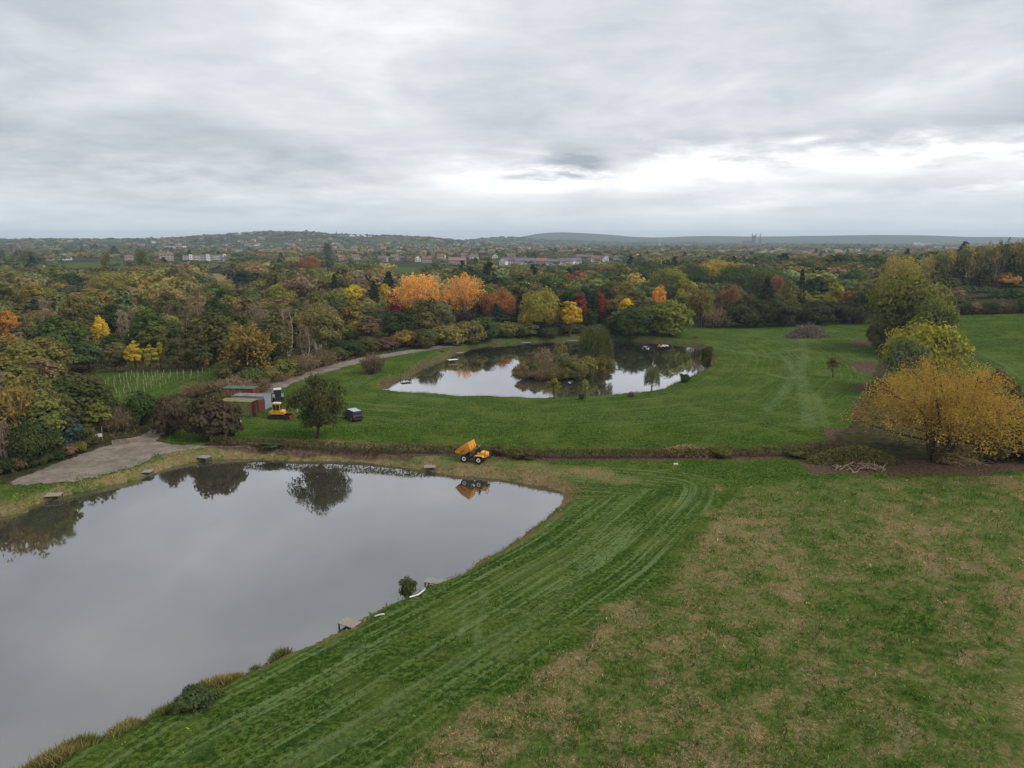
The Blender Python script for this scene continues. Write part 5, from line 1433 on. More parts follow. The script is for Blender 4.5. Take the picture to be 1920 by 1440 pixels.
# bare soil clods and leaf litter beside the track
p, o, t = seg_points(TRACK[:60], 5200, rg, 7.0)
k = (dist_line(TRACK, p[:, 0], p[:, 1]) > 2.2) & ~inside(MEADOW, p[:, 0], p[:, 1]); p = p[k]
c = np.where((rg.random(len(p)) < .55)[:, None], np.array((.14, .088, .052)), np.array((.075, .072, .03)))
tuft_mesh('verge_scrub', p[:, 0], p[:, 1], rg.uniform(.2, .8, len(p)), np.full(len(p), .5), c, 'brown bramble and dead bracken on the verge of the gravel track', 4, .7, .2, 10)
# understorey below the wood edges
rg = np.random.default_rng(421)
n_ = 26000
r = np.exp(rg.uniform(math.log(95), math.log(330), n_)); a = rg.uniform(-.66, .62, n_); x, y = r * np.sin(a), r * np.cos(a)
k = ~inside(MEADOW, x, y) & ~inside(RFIELD, x, y) & ~inside(CLEAR, x, y) & ~inside(YARD, x, y) & (dist_line(TRACK, x, y) > 3) & (dist_line(YARD, x, y, True) > 1.5) & ~((x > 30) & (y < 130)) & ~inside(SOIL, x, y)
x, y = x[k], y[k]
c = np.array([(.052, .060, .024), (.090, .066, .038), (.075, .078, .030)])[rg.integers(0, 3, len(x))]
tuft_mesh('woodland_undergrowth', x, y, rg.uniform(.3, 1.1, len(x)), np.full(len(x), .8), c, 'tangled brown and green undergrowth on the woodland floor', 5, .7, .22, 11)

# ------------------------------------------------------------------ paints and metals
m_yel = simple('yellow_orange_paint', (0.72, 0.27, 0.012), .42, spec=.4, var=.3, scale=2.5, dirt=(.30, .16, .05))
m_yel2 = simple('machine_yellow_paint', (0.72, 0.34, 0.02), .42, spec=.4, var=.3, scale=2.5, dirt=(.30, .18, .06))
m_black = simple('black_paint', (0.012, 0.013, 0.016), .3, spec=.5, var=.15)
m_dark = simple('dark_steel', (0.03, 0.03, 0.032), .55, .2, var=.3, dirt=(.07, .055, .04))
m_tyre = simple('tyre_rubber', (0.016, 0.016, 0.017), .85, spec=.15, var=.3, dirt=(.06, .048, .036))
m_rim = simple('pale_rim_paint', (0.62, 0.60, 0.57), .5, var=.3, dirt=(.25, .2, .15))
m_whitep = simple('white_paint', (0.70, 0.70, 0.68), .45, var=.25, dirt=(.38, .36, .31))
m_silver = simple('silver_paint_and_roof_sheen', (0.42, 0.44, 0.46), .3, .3, var=.1)  # bare silver parts, and the reflection painted on the black car's roof
m_cglass = simple('dark_glass', (0.02, 0.026, 0.03), .08, spec=.8, var=0)
m_red = simple('red_paint', (0.32, 0.03, 0.02), .5, var=.3)
m_grey = simple('grey_paint', (0.16, 0.17, 0.18), .5, var=.3)
m_cblue = simple('pale_blue_container', (0.25, 0.33, 0.38), .55, var=.5, scale=1.2, dirt=(.22, .20, .18))
m_colive = simple('olive_container', (0.20, 0.18, 0.065), .6, var=.4, scale=1.2, dirt=(.10, .085, .045))
m_cred = simple('oxide_red_container', (0.17, 0.042, 0.028), .6, var=.4, scale=1.2, dirt=(.08, .04, .03))
m_rustgrey = simple('rusty_grey_sheet', (0.20, 0.19, 0.18), .8, var=.5, scale=1.0, dirt=(.14, .075, .05))
m_cgreen = simple('green_sheet', (0.075, 0.125, 0.095), .6, var=.3)
m_timber = simple('weathered_timber', (0.25, 0.225, 0.19), .85, var=.4, scale=2, dirt=(.17, .145, .12))
m_timberd = simple('damp_timber', (0.085, 0.07, 0.055), .85, var=.4, scale=2)
m_timberp = simple('brown_timber', (0.20, 0.155, 0.11), .85, var=.4, scale=2, dirt=(.1, .08, .06))
m_skin = simple('skin', (0.42, 0.26, 0.19), .6, var=.05)
m_jacket = simple('dark_jacket', (0.018, 0.02, 0.026), .85, var=.2)
m_trouser = simple('dark_trousers', (0.03, 0.03, 0.035), .9, var=.2)
m_hel = simple('orange_cap', (0.45, 0.14, 0.05), .6, var=.1)
m_pipe = simple('white_plastic', (0.66, 0.65, 0.62), .4, var=.2)
m_tubeg = simple('pale_tree_guard', (0.30, 0.30, 0.19), .6, var=.2)

def wheel(parent, x, y, z, r, w_, rimr=.55, mats=None, side=1):
    """axle along y"""
    o = empty('wheel', (x, y, z)); o.parent = parent
    bm = MB(); cyl(bm, (0, 0, 0), r, w_, 'y', 22, None, r * .12)
    nl = 18
    for k in range(nl):
        th = 2 * math.pi * k / nl
        for s in (-1, 1):
            M = Matrix.Rotation(th + s * .06, 4, 'Y') @ Matrix.Translation((0, s * w_ * .24, r)) @ Matrix.Rotation(s * .5, 4, 'Z')
            box(bm, -r * .035, -w_ * .24, -r * .05, r * .035, w_ * .24, r * .045, M)
    t = done(bm, 'tyre', m_tyre, o)
    bm = MB(); cyl(bm, (0, side * w_ * .12, 0), r * rimr, w_ * .8, 'y', 18, None, .01); done(bm, 'rim', (mats or m_rim), o)
    bm = MB(); cyl(bm, (0, side * w_ * .5, 0), r * .24, w_ * .2, 'y', 12); done(bm, 'hub', m_dark, o)
    return o

# ------------------------------------------------------------------ site dumper, skip half raised, front towards -x
p = GT(889, 865); YAW = math.atan2(.73, -2.0) + math.pi
dp = empty('site_dumper', (p[0], p[1], p[2] + .03), YAW)
SCL = 0.93; dp.scale = (SCL,) * 3
for x in (-1.15, 1.15):
    for s in (-1, 1): wheel(dp, x, s * .92, .56, .56, .42, .56, side=s)
bm = MB(); box(bm, -1.7, -.42, .5, -.2, .42, .9, None, .04); box(bm, -1.25, -.75, .45, -1.05, .75, .67); rod(bm, (-.2, 0, .7), (.2, 0, .7), .16, 10)
box(bm, -.9, -.18, .9, -.55, .18, 1.15); done(bm, 'front_chassis', m_dark, dp)
bm = MB(); box(bm, .1, -.55, .45, 1.95, .55, .86, None, .05); box(bm, 1.05, -.75, .45, 1.25, .75, .67); done(bm, 'rear_chassis', m_dark, dp)
for s in (-1, 1):
    bm = MB(); prism(bm, [(.45, 1.14), (.62, 1.24), (1.75, 1.24), (1.9, 1.05), (1.9, 1.0), (1.72, 1.16), (.65, 1.16), (.5, 1.08)], s * .62, s * 1.16, 'y'); done(bm, 'mudguard', m_yel2, dp)
bm = MB(); prism(bm, [(1.15, .86), (2.05, .86), (2.28, 1.05), (2.18, 1.52), (1.85, 1.66), (1.2, 1.66)], -.52, .52, 'y', .05); done(bm, 'engine_cover', m_yel2, dp)
bm = MB(); box(bm, 2.05, -.45, .75, 2.36, .45, 1.0, None, .03); done(bm, 'rear_bumper', m_dark, dp)
for s in (-1, 1):
    bm = MB(); box(bm, 2.20, s * .36 - .07, 1.12, 2.32, s * .36 + .07, 1.3); done(bm, 'tail_light', m_red, dp)
bm = MB(); box(bm, .5, -.5, .86, 1.2, .5, 1.05); box(bm, .75, -.5, 1.05, 1.18, -.30, 1.5, None, .03); box(bm, .75, .30, 1.05, 1.18, .5, 1.5, None, .03); done(bm, 'operator_platform', m_yel2, dp)
bm = MB(); box(bm, .72, -.25, 1.06, 1.15, .25, 1.56, None, .05); box(bm, 1.02, -.25, 1.5, 1.15, .25, 2.0, None, .05); done(bm, 'seat', m_black, dp)
bm = MB(); box(bm, .16, -.3, .86, .40, .3, 1.72, None, .04); done(bm, 'dashboard', m_dark, dp)
bm = MB(); bmesh.ops.create_circle(bm, segments=14, radius=.19, matrix=Matrix.Translation((.42, 0, 1.92)) @ Matrix.Rotation(-.6, 4, 'Y')); 
me = bpy.data.meshes.new('steering_wheel'); bm.to_mesh(me); bm.free()
sw = bpy.data.objects.new('steering_wheel', me); COL.objects.link(sw); sw.parent = dp
sk_ = sw.modifiers.new('skin', 'SKIN')
for v in me.skin_vertices[0].data: v.radius = (.018, .018)
me.materials.append(m_black)
bm = MB()
for s in (-1, 1): rod(bm, (1.7, s * .48, .9), (2.15, s * .48, 2.0), .035)
rod(bm, (2.15, -.5, 2.0), (2.15, .5, 2.0), .035); done(bm, 'roll_bar', m_dark, dp)
# skip: open tub
def skip_tub():
    # side profile (x, z): rear top, rear bottom, front bottom, spout lip, front top
    prof_o = [(1.02, 1.22), (.92, .30), (.70, .02), (-.62, 0.0), (-1.62, .74), (-1.66, .92), (-.35, 1.22)]
    hw = [1.13, 1.08, .82, .82, .98, 1.0, 1.13]
    bm = MB()
    L = [bm.verts.new((a, -w_, b)) for (a, b), w_ in zip(prof_o, hw)]; Rr = [bm.verts.new((a, w_, b)) for (a, b), w_ in zip(prof_o, hw)]
    bm.faces.new(L); bm.faces.new(Rr[::-1])
    for i in range(5): bm.faces.new((L[i], Rr[i], Rr[i + 1], L[i + 1]))
    bmesh.ops.recalc_face_normals(bm, faces=bm.faces[:])
    bmesh.ops.solidify(bm, geom=bm.faces[:], thickness=.05)
    # rim and ribs
    for a, b, w0, w1 in (((1.02, 1.24), (-.35, 1.24), 1.13, 1.13), ((-.35, 1.24), (-1.66, .94), 1.13, 1.0)):
        for s in (-1, 1): rod(bm, (a[0], s * w0, a[1]), (b[0], s * w1, b[1]), .05)
    rod(bm, (1.03, -1.13, 1.24), (1.03, 1.13, 1.24), .05)
    for s in (-.5, .5): box(bm, .98, s - .05, .3, 1.06, s + .05, 1.2)
    return bm
M_SK = Matrix.Translation((-1.25, 0, 1.16)) @ Matrix.Rotation(-R(28), 4, 'Y') @ Matrix.Translation((.55, 0, 0))
bm = skip_tub(); bmesh.ops.transform(bm, matrix=M_SK, verts=bm.verts[:]); skip = done(bm, 'skip', m_yel, dp)
bm = MB()
for k in range(4):
    prism(bm, [(-.95 + k * .2, .42 + .02 * k), (-.82 + k * .2, .42 + .02 * k), (-.74 + k * .2, .60 + .02 * k), (-.87 + k * .2, .60 + .02 * k)], -(.990 + .02 * k), -(.965 + .02 * k), 'y')
prism(bm, [(-1.0, .33), (-.1, .37), (-.1, .40), (-1.0, .36)], -1.03, -.95, 'y')
bmesh.ops.transform(bm, matrix=M_SK, verts=bm.verts[:])
lg = done(bm, 'lettering', m_red, skip); lg['kind'] = 'stuff'
bm = MB()
for s in (-.3, .3): rod(bm, (-.35, s, .75), tuple((M_SK @ Vector((.45, s, .05)))), .06, 8)
done(bm, 'tipping_ram', m_grey, dp)
tag(dp, 'orange yellow site dumper with raised skip driving along the hedge', 'dumper')

# driver: one continuous skinned body
def person(loc, rz, scale=1.0):
    J = dict(pel=(0, 0, 0), bel=(.03, 0, .18), che=(.0, 0, .40), nec=(-.03, 0, .55), hed=(-.05, 0, .66), top=(-.05, 0, .78),
             shL=(.0, -.19, .48), elL=(-.16, -.27, .26), wrL=(-.38, -.19, .24), haL=(-.46, -.16, .26), shR=(.0, .19, .48), elR=(-.16, .27, .26), wrR=(-.38, .19, .24), haR=(-.46, .16, .26),
             hiL=(-.02, -.1, -.03), knL=(-.44, -.15, .02), anL=(-.52, -.15, -.38), toL=(-.68, -.16, -.42), hiR=(-.02, .1, -.03), knR=(-.44, .15, .02), anR=(-.52, .15, -.38), toR=(-.68, .16, -.42))
    E_ = [('pel', 'bel'), ('bel', 'che'), ('che', 'nec'), ('nec', 'hed'), ('hed', 'top'), ('che', 'shL'), ('shL', 'elL'), ('elL', 'wrL'), ('wrL', 'haL'), ('che', 'shR'), ('shR', 'elR'), ('elR', 'wrR'), ('wrR', 'haR'),
          ('pel', 'hiL'), ('hiL', 'knL'), ('knL', 'anL'), ('anL', 'toL'), ('pel', 'hiR'), ('hiR', 'knR'), ('knR', 'anR'), ('anR', 'toR')]
    rad = dict(pel=.15, bel=.15, che=.16, nec=.06, hed=.095, top=.085, shL=.075, shR=.075, elL=.055, elR=.055, wrL=.04, wrR=.04, haL=.045, haR=.045, hiL=.1, hiR=.1, knL=.075, knR=.075, anL=.05, anR=.05, toL=.045, toR=.045)
    K = list(J); V = [J[k] for k in K]; ed = [(K.index(a), K.index(b)) for a, b in E_]
    # fingers curled round the steering wheel
    for s, nm in ((-1, 'haL'), (1, 'haR')):
        h0 = np.array(J[nm])
        for q in range(4):
            b0 = h0 + (-.035, -s * (.02 - .022 * q) * 1.0, .02); V += [tuple(b0), tuple(b0 + (-.045 + .004 * q, 0, -.01)), tuple(b0 + (-.05, 0, -.045))]
            n0 = len(V); ed += [(K.index(nm), n0 - 3), (n0 - 3, n0 - 2), (n0 - 2, n0 - 1)]
        V += [tuple(h0 + (-.01, -s * .05, -.01)), tuple(h0 + (-.04, -s * .065, -.02))]; n0 = len(V); ed += [(K.index(nm), n0 - 2), (n0 - 2, n0 - 1)]
    me = bpy.data.meshes.new('person'); me.from_pydata(V, ed, [])
    e = empty('person', loc, rz); e.scale = (scale,) * 3
    o = bpy.data.objects.new('body', me); COL.objects.link(o); o.parent = e
    o.modifiers.new('skin', 'SKIN'); 
    for i, v in enumerate(me.skin_vertices[0].data):
        r_ = rad[K[i]] if i < len(K) else .0095
        v.radius = (r_, r_); v.use_root = (i == 0)
    sb = o.modifiers.new('sub', 'SUBSURF'); sb.levels = 1; sb.render_levels = 2
    m, n = new_mat('clothed_body')
    tcn = n.node('ShaderNodeTexCoord'); s3 = n.node('ShaderNodeSeparateXYZ'); n.l.new(tcn.outputs['Object'], s3.inputs[0])
    sk = n.math('MAXIMUM', n.math('GREATER_THAN', s3.outputs[2], .555), n.math('LESS_THAN', n.math('ADD', s3.outputs[0], n.math('MULTIPLY', n.math('LESS_THAN', s3.outputs[2], .12), 2.0)), -.40))
    tr = n.math('LESS_THAN', s3.outputs[2], .12)
    c = n.mix(sk, n.mix(tr, (.018, .02, .026), (.03, .03, .035)), (.42, .26, .19))
    finish(n, principled(n, c, .8, 0, .2)); me.materials.append(m)
    bm = MB(); bmesh.ops.create_uvsphere(bm, u_segments=14, v_segments=8, radius=.115, matrix=Matrix.Translation((-.05, 0, .72)) @ Matrix.Diagonal((1.08, .95, .85, 1)))
    for v in list(bm.verts):
        if v.co.z < .715: bm.verts.remove(v)
    box(bm, -.24, -.07, .715, -.13, .07, .73); done(bm, 'cap', m_hel, e)
    bm = MB(); prism(bm, [(-.175, .655), (-.145, .63), (-.14, .69)], -.018, .018, 'y'); done(bm, 'nose', m_skin, e)
    for s in (-1, 1):
        bm = MB(); bmesh.ops.create_uvsphere(bm, u_segments=8, v_segments=6, radius=.025, matrix=Matrix.Translation((-.04, s * .10, .67)) @ Matrix.Diagonal((1, .5, 1.3, 1))); done(bm, 'ear', m_skin, e)
        bm = MB(); bmesh.ops.create_uvsphere(bm, u_segments=8, v_segments=6, radius=.014, matrix=Matrix.Translation((-.142, s * .035, .685))); done(bm, 'eye', m_black, e)
    bm = MB(); box(bm, -.152, -.025, .612, -.138, .025, .62); done(bm, 'mouth', m_red, e)
    bm = MB(); prism(bm, [(-.13, .50), (-.10, .36), (-.17, .34), (-.165, .47)], -.05, .05, 'y'); done(bm, 'collar', m_whitep, e)
    return e
Mdp = Matrix.Translation((p[0], p[1], p[2] + .03)) @ Matrix.Rotation(YAW, 4, 'Z') @ Matrix.Scale(SCL, 4)
pe = person(Mdp @ Vector((.88, 0, 1.70)), YAW, 1.0)
tag(pe, 'driver in dark jacket and orange cap seated on the site dumper', 'person')

# ------------------------------------------------------------------ yellow tracked excavator
p = GT(526, 784); ex = empty('excavator', p, R(-4)); ex.scale = (1.0,) * 3
for s in (-1, 1):
    o = None
    bm = MB(); n_ = 10
    prof = [(-1.55 + .3 * math.cos(a), .32 + .3 * math.sin(a)) for a in np.linspace(math.pi / 2, 1.5 * math.pi, 7)] + [(1.55 + .3 * math.cos(a), .32 + .3 * math.sin(a)) for a in np.linspace(-math.pi / 2, math.pi / 2, 7)]
    prism(bm, prof, s * .62, s * 1.02, 'y'); 
    for k in range(16): box(bm, -1.6 + k * .205, s * .82 - .22, .61, -1.52 + k * .205, s * .82 + .22, .665)
    tk = done(bm, 'track', m_tyre, ex)
    for x in (-1.5, -.75, 0, .75, 1.5):
        bm = MB(); cyl(bm, (x, s * 1.04, .3), .2 if abs(x) > 1 else .13, .06, 'y', 12); done(bm, 'roller', m_dark, tk)
bm = MB(); box(bm, -.7, -.62, .3, .7, .62, .62, None, .03); cyl(bm, (0, 0, .7), .45, .2, 'z', 18); done(bm, 'undercarriage', m_dark, ex)
bm = MB(); prism(bm, [(-1.45, .82), (.95, .82), (1.05, .95), (1.0, 1.35), (-.2, 1.45), (-1.3, 1.5), (-1.62, 1.3), (-1.62, .95)], -.88, .88, 'y', .06); body = done(bm, 'superstructure', m_yel2, ex)
bm = MB(); prism(bm, [(-1.68, .84), (-1.3, .84), (-1.3, 1.2), (-1.72, 1.14)], -.9, .9, 'y', .05); done(bm, 'counterweight', m_grey, ex)
bm = MB(); box(bm, -.95, -.9, 1.46, .35, .12, 2.72, None, .06); cab = done(bm, 'cab', m_yel2, ex)
for (x0, x1, yy) in ((-.85, -.35, -.905), (-.28, .28, -.905)):
    bm = MB(); box(bm, x0, yy - .012, 1.62, x1, yy + .02, 2.55, None, .01); done(bm, 'window', m_cglass, cab)
bm = MB(); box(bm, .33, -.8, 1.62, .372, .02, 2.55); done(bm, 'windscreen', m_cglass, cab)
bm = MB(); box(bm, -1.02, -.97, 2.72, .42, .19, 2.82, None, .04); done(bm, 'cab_roof', m_cream, cab)
def beam(bm, a, b, w0, w1, th):
    a, b = Vector(a), Vector(b); d = (b - a).normalized(); n_ = Vector((-d.z, 0, d.x))
    vs = [a + n_ * w0, a - n_ * w0, b - n_ * w1, b + n_ * w1]
    prism(bm, [(v.x, v.z) for v in vs], a.y - th, a.y + th, 'y')
bm = MB(); beam(bm, (.9, .35, 1.05), (1.55, .35, 2.55), .16, .2, .12); beam(bm, (1.5, .35, 2.5), (2.25, .35, 2.95), .19, .12, .115); done(bm, 'boom', m_dark, ex)
bm = MB(); beam(bm, (2.2, .35, 3.0), (2.75, .35, 1.5), .15, .1, .1); done(bm, 'dipper_arm', m_dark, ex)
bm = MB(); rod(bm, (1.05, .35, 1.35), (1.85, .35, 2.55), .06, 8); rod(bm, (1.8, .35, 2.95), (2.3, .35, 3.1), .05, 8); done(bm, 'hydraulic_ram', m_silver, ex)
bm = MB(); prism(bm, [(2.62, 1.55), (2.9, 1.5), (2.95, 1.0), (2.6, .78), (2.15, .95), (2.5, 1.05)], .0, .7, 'y', .02); done(bm, 'bucket', m_grey, ex)
bm = MB(); box(bm, 1.95, -1.0, .12, 2.03, 1.0, .55); box(bm, 1.3, -.5, .3, 1.97, -.38, .42); box(bm, 1.3, .38, .3, 1.97, .5, .42); done(bm, 'dozer_blade', m_red, ex)
tag(ex, 'yellow tracked mini excavator parked beside the containers', 'excavator')

# ------------------------------------------------------------------ tractor
p = GT(521, 752); tr = empty('tractor', p, R(112)); tr.scale = (.98,) * 3
for s in (-1, 1):
    wheel(tr, -1.05, s * .82, .78, .78, .42, .6, m_whitep, s); wheel(tr, 1.15, s * .74, .5, .5, .3, .6, m_whitep, s)
    bm = MB(); prism(bm, [(-1.05 + .9 * math.cos(a), .78 + .9 * math.sin(a)) for a in np.linspace(.25, 2.7, 9)] + [(-1.05 + .84 * math.cos(a), .78 + .84 * math.sin(a)) for a in np.linspace(2.7, .25, 9)], s * .56, s * 1.06, 'y'); done(bm, 'mudguard', m_grey, tr)
bm = MB(); prism(bm, [(.15, .7), (1.75, .7), (1.8, 1.2), (1.6, 1.35), (.15, 1.5)], -.36, .36, 'y', .05); done(bm, 'bonnet', m_grey, tr)
bm = MB(); box(bm, -1.35, -.3, .5, 1.6, .3, .95); done(bm, 'chassis', m_dark, tr)
bm = MB(); 
for x in (-1.3, .1):
    for s in (-.62, .62): rod(bm, (x, s, 1.2), (x * .92, s * .95, 2.45), .045)
box(bm, -1.3, -.6, 1.0, .1, .6, 1.25); cb_ = done(bm, 'cab_frame', m_dark, tr)
for s in (-1, 1):
    bm = MB(); box(bm, -1.22, s * .6 - .01, 1.28, .04, s * .6 + .01, 2.4); done(bm, 'side_window', m_cglass, tr)
for x in (-1.27, .085):
    bm = MB(); box(bm, x - .012, -.55, 1.28, x + .012, .55, 2.4); done(bm, 'windscreen' if x > 0 else 'rear_window', m_cglass, tr)
bm = MB(); box(bm, -1.45, -.72, 2.44, .25, .72, 2.6, None, .05); done(bm, 'cab_roof', m_pale, tr)
bm = MB(); rod(bm, (1.0, .25, 1.4), (1.0, .25, 2.2), .04); done(bm, 'exhaust', m_dark, tr)
tag(tr, 'grey tractor with white cab roof parked beside the gravel track', 'tractor')

# ------------------------------------------------------------------ cars
def suv(name, px, py, rz, paint, roofm, label, sc_=1.0, spare=True):
    p = GT(px, py); c = empty(name, p, rz); c.scale = (sc_,) * 3
    bm = MB(); prism(bm, [(-2.25, .38), (2.2, .38), (2.28, .62), (2.2, .98), (1.15, 1.10), (-2.25, 1.14), (-2.32, .7)], -.92, .92, 'y', .07); body = done(bm, 'body', paint, c)
    bm = MB()
    lo = [(1.15, 1.10), (.45, 1.74), (-2.05, 1.78), (-2.24, 1.13)]
    A = [bm.verts.new((x, -.88 if i in (0, 3) else -.74, z)) for i, (x, z) in enumerate(lo)]; Bv = [bm.verts.new((x, .88 if i in (0, 3) else .74, z)) for i, (x, z) in enumerate(lo)]
    bm.faces.new(A); bm.faces.new(Bv[::-1])
    for i in range(4): bm.faces.new((A[i], Bv[i], Bv[(i + 1) % 4], A[(i + 1) % 4]))
    gh_ = done(bm, 'cabin', paint, c)
    for s in (-1, 1):
        for x0, x1 in ((-1.98, -1.15), (-1.05, -.2), (-.1, .72)):
            z0, z1 = 1.2, 1.66
            f = lambda x, z: (x, s * (.885 - (z - 1.12) * .215), z)
            xt1 = min(x1, .45 + (1.74 - z1) * 1.0)
            bm = MB(); vs = [bm.verts.new(f(*q)) for q in ((x0, z0), (x1, z0), (xt1, z1), (x0 + .06, z1))]; fc_ = bm.faces.new(vs); bmesh.ops.solidify(bm, geom=[fc_], thickness=.02); done(bm, 'side_window', m_cglass, gh_)
    bm = MB(); vs = [bm.verts.new(q) for q in ((1.09, -.78, 1.18), (1.09, .78, 1.18), (.51, .68, 1.70), (.51, -.68, 1.70))]; 
    for v in vs: v.co += Vector((.012, 0, .012))
    bmesh.ops.solidify(bm, geom=[bm.faces.new(vs)], thickness=.02); done(bm, 'windscreen', m_cglass, gh_)
    bm = MB(); vs = [bm.verts.new(q) for q in ((-2.245, -.76, 1.2), (-2.245, .76, 1.2), (-2.09, .66, 1.70), (-2.09, -.66, 1.70))]
    for v in vs: v.co += Vector((-.012, 0, 0))
    bmesh.ops.solidify(bm, geom=[bm.faces.new(vs)], thickness=.02); done(bm, 'rear_window', m_cglass, gh_)
    bm = MB(); box(bm, -2.02, -.72, 1.775, .42, .72, 1.83, None, .02); done(bm, 'roof', roofm, c)
    for x in (-1.4, 1.42):
        for s in (-1, 1): wheel(c, x, s * .8, .38, .38, .24, .62, m_silver, s)
    for s in (-1, 1):
        bm = MB(); box(bm, 2.16, s * .68 - .16, .72, 2.27, s * .68 + .16, .9, None, .02); done(bm, 'headlight', m_whitep, c)
        bm = MB(); box(bm, -2.33, s * .8 - .08, .75, -2.22, s * .8 + .08, 1.08, None, .02); done(bm, 'tail_light', m_red, c)
        bm = MB(); box(bm, .72, s * .98 - .1, 1.12, .86, s * .98 + .08, 1.28, None, .02); done(bm, 'mirror', paint, c)
    bm = MB(); box(bm, -2.4, -.85, .38, -2.24, .85, .6, None, .03); done(bm, 'bumper', m_dark, c)
    return tag(c, label, 'car')
suv('parked_car', 661, 786, R(128), m_black, m_silver, 'black off road car with sky reflection painted on its roof parked behind the lone oak')  # silver roof colour stands in for sky reflected in black paint
suv('parked_car', 425, 799, R(172), m_whitep, m_whitep, 'white car half hidden behind the large brown thorn bush', .95)

# ------------------------------------------------------------------ shipping containers
def container(px_right, py, rz, mat, label, open_door=False, L=6.06, W=2.44, H=2.59, roof=None):
    p = GT(px_right, py); e = empty('shipping_container', p, rz)
    bm = MB()                                        # origin at the near right bottom corner; body runs to -x and +y
    def corr(a, b, nrm, n_):
        a, b = np.array(a, float), np.array(b, float); nn = np.array(nrm, float); pts = []
        for i in range(n_):
            for f, o in ((0, 0), (.3, 0), (.42, -.045), (.75, -.045), (.9, 0)):
                t = (i + f) / n_; pts.append(a * (1 - t) + b * t + nn * o)
        pts.append(b)
        lo = [bm.verts.new((q[0], q[1], .12)) for q in pts]; hi = [bm.verts.new((q[0], q[1], H - .1)) for q in pts]
        for i in range(len(pts) - 1): bm.faces.new((lo[i], lo[i + 1], hi[i + 1], hi[i]))
    corr((-L, 0), (0, 0), (0, -1), 18); corr((-L, W), (0, W), (0, 1), 18); corr((-L, 0), (-L, W), (-1, 0), 7)
    done(bm, 'wall', mat, e)
    bm = MB(); box(bm, -L, 0.0, 0, 0, W, .12); done(bm, 'floor', m_dark, e)
    bm = MB(); box(bm, -L - .02, -.05, H - .1, .03, W + .05, H); 
    for k in range(14): box(bm, -L + .2 + k * .42, .1, H - .002, -L + .36 + k * .42, W - .1, H + .025)
    done(bm, 'roof', roof or mat, e)
    for x, y in ((-L, 0), (0, 0), (-L, W), (0, W)):
        bm = MB(); box(bm, x - .07, y - .07, 0, x + .07, y + .07, H + .012); done(bm, 'corner_post', mat, e)
    for s in (0, 1):
        hinge = 0.06 if s == 0 else W - .06
        bm = MB(); wd = W / 2 - .1; sg = 1 if s == 0 else -1
        box(bm, -.03, 0, .16, .03, wd * sg, H - .14)
        for q in (.3, .72): rod(bm, (.06, wd * sg * q, .2), (.06, wd * sg * q, H - .18), .022)
        for z in (.9, 1.5, 2.1): box(bm, .03, .05 * sg, z, .045, (wd - .05) * sg, z + .25)
        d = done(bm, 'door', m_cred if open_door else mat, e)
        d.location = (.07 if open_door else 0.0, hinge, 0)
        if open_door: d.rotation_euler.z = R(-112) * sg if s == 0 else R(118)
        else: d.location.x = .02
    return tag(e, label, 'shipping container')
container(497, 770, R(-7), m_cblue, 'pale blue corrugated container with closed doors behind the olive one', roof=m_rustgrey)
container(472, 781, R(-9), m_colive, 'olive green container with dark red doors swung open', True)
container(476, 754, R(-5), m_cred, 'red container with green sheeted roof behind the pale blue one', roof=m_cgreen)

# ------------------------------------------------------------------ fishing platforms
def platform(px, py, w_, d_, rz, label, z=None, mat=None):
    w_, d_ = w_ * .88, d_ * .85
    p = G(px, py, WATER + .62 if z is None else z); e = empty('fishing_platform', (p[0], p[1], WATER), rz)
    top = (WATER + .62 if z is None else z) - WATER
    npk = 7
    for k in range(npk):
        x0 = -w_ / 2 + w_ * k / npk
        bm = MB(); box(bm, x0 + .012, -d_ / 2, top - .05, x0 + w_ / npk - .012, d_ / 2, top + .004 * (k % 3)); done(bm, 'plank', mat or m_timber, e)
    bm = MB(); box(bm, -w_ / 2 + .04, -d_ / 2 + .15, top - .17, w_ / 2 - .04, -d_ / 2 + .23, top - .052); done(bm, 'joist', m_timberd, e)
    bm = MB(); box(bm, -w_ / 2 + .04, d_ / 2 - .23, top - .17, w_ / 2 - .04, d_ / 2 - .15, top - .052); done(bm, 'joist', m_timberd, e)
    for x in (-w_ / 2 + .1, w_ / 2 - .1):
        for y in (-d_ / 2 + .12, d_ / 2 - .12):
            bm = MB(); box(bm, x - .05, y - .05, -1.2, x + .05, y + .05, top - .06); done(bm, 'leg', m_timberd, e)
    return tag(e, label, 'platform')
platform(100, 927, 2.0, 1.5, .15, 'pale timber fishing platform nearest the end of the gravel yard')
platform(272, 883, 2.1, 1.5, .1, 'pale timber fishing platform beside the middle of the gravel yard')
platform(383, 856, 1.9, 1.5, -.3, 'pale timber fishing platform in front of the large thorn bush')
platform(806, 874, 1.8, 1.5, .1, 'grey timber fishing platform on the bank near the dumper')
platform(1052, 953, 1.2, 1.1, .7, 'small dark fishing platform on the curving end of the pond', mat=m_timberd)
platform(655, 1167, 1.9, 1.3, -.5, 'tan timber fishing platform low on the mown grass bank', WATER + .42)
platform(814, 1089, 1.9, 1.2, -.3, 'whitish fishing platform beside the round bank bush', WATER + .42)
platform(413, 1285, 1.2, 1.1, -.5, 'small platform showing beside the bramble mound on the bank', WATER + .42)
platform(849, 674, 3.0, 1.6, .5, 'whitish fishing platform on the island pond bank beside a brown shrub', mat=m_whitep)
platform(761, 709, 2.6, 1.6, .5, 'dark fishing platform at the brown bank of the island pond', mat=m_timberd)
platform(862, 661, 2.4, 1.5, .5, 'small grey platform further along the brown bank of the island pond')
platform(987, 642, 3.0, 1.6, 0, 'timber platform on the back bank of the island pond beside the bushes')
platform(1073, 638, 3.4, 1.6, 0, 'timber platform on the back bank behind the wooded island')
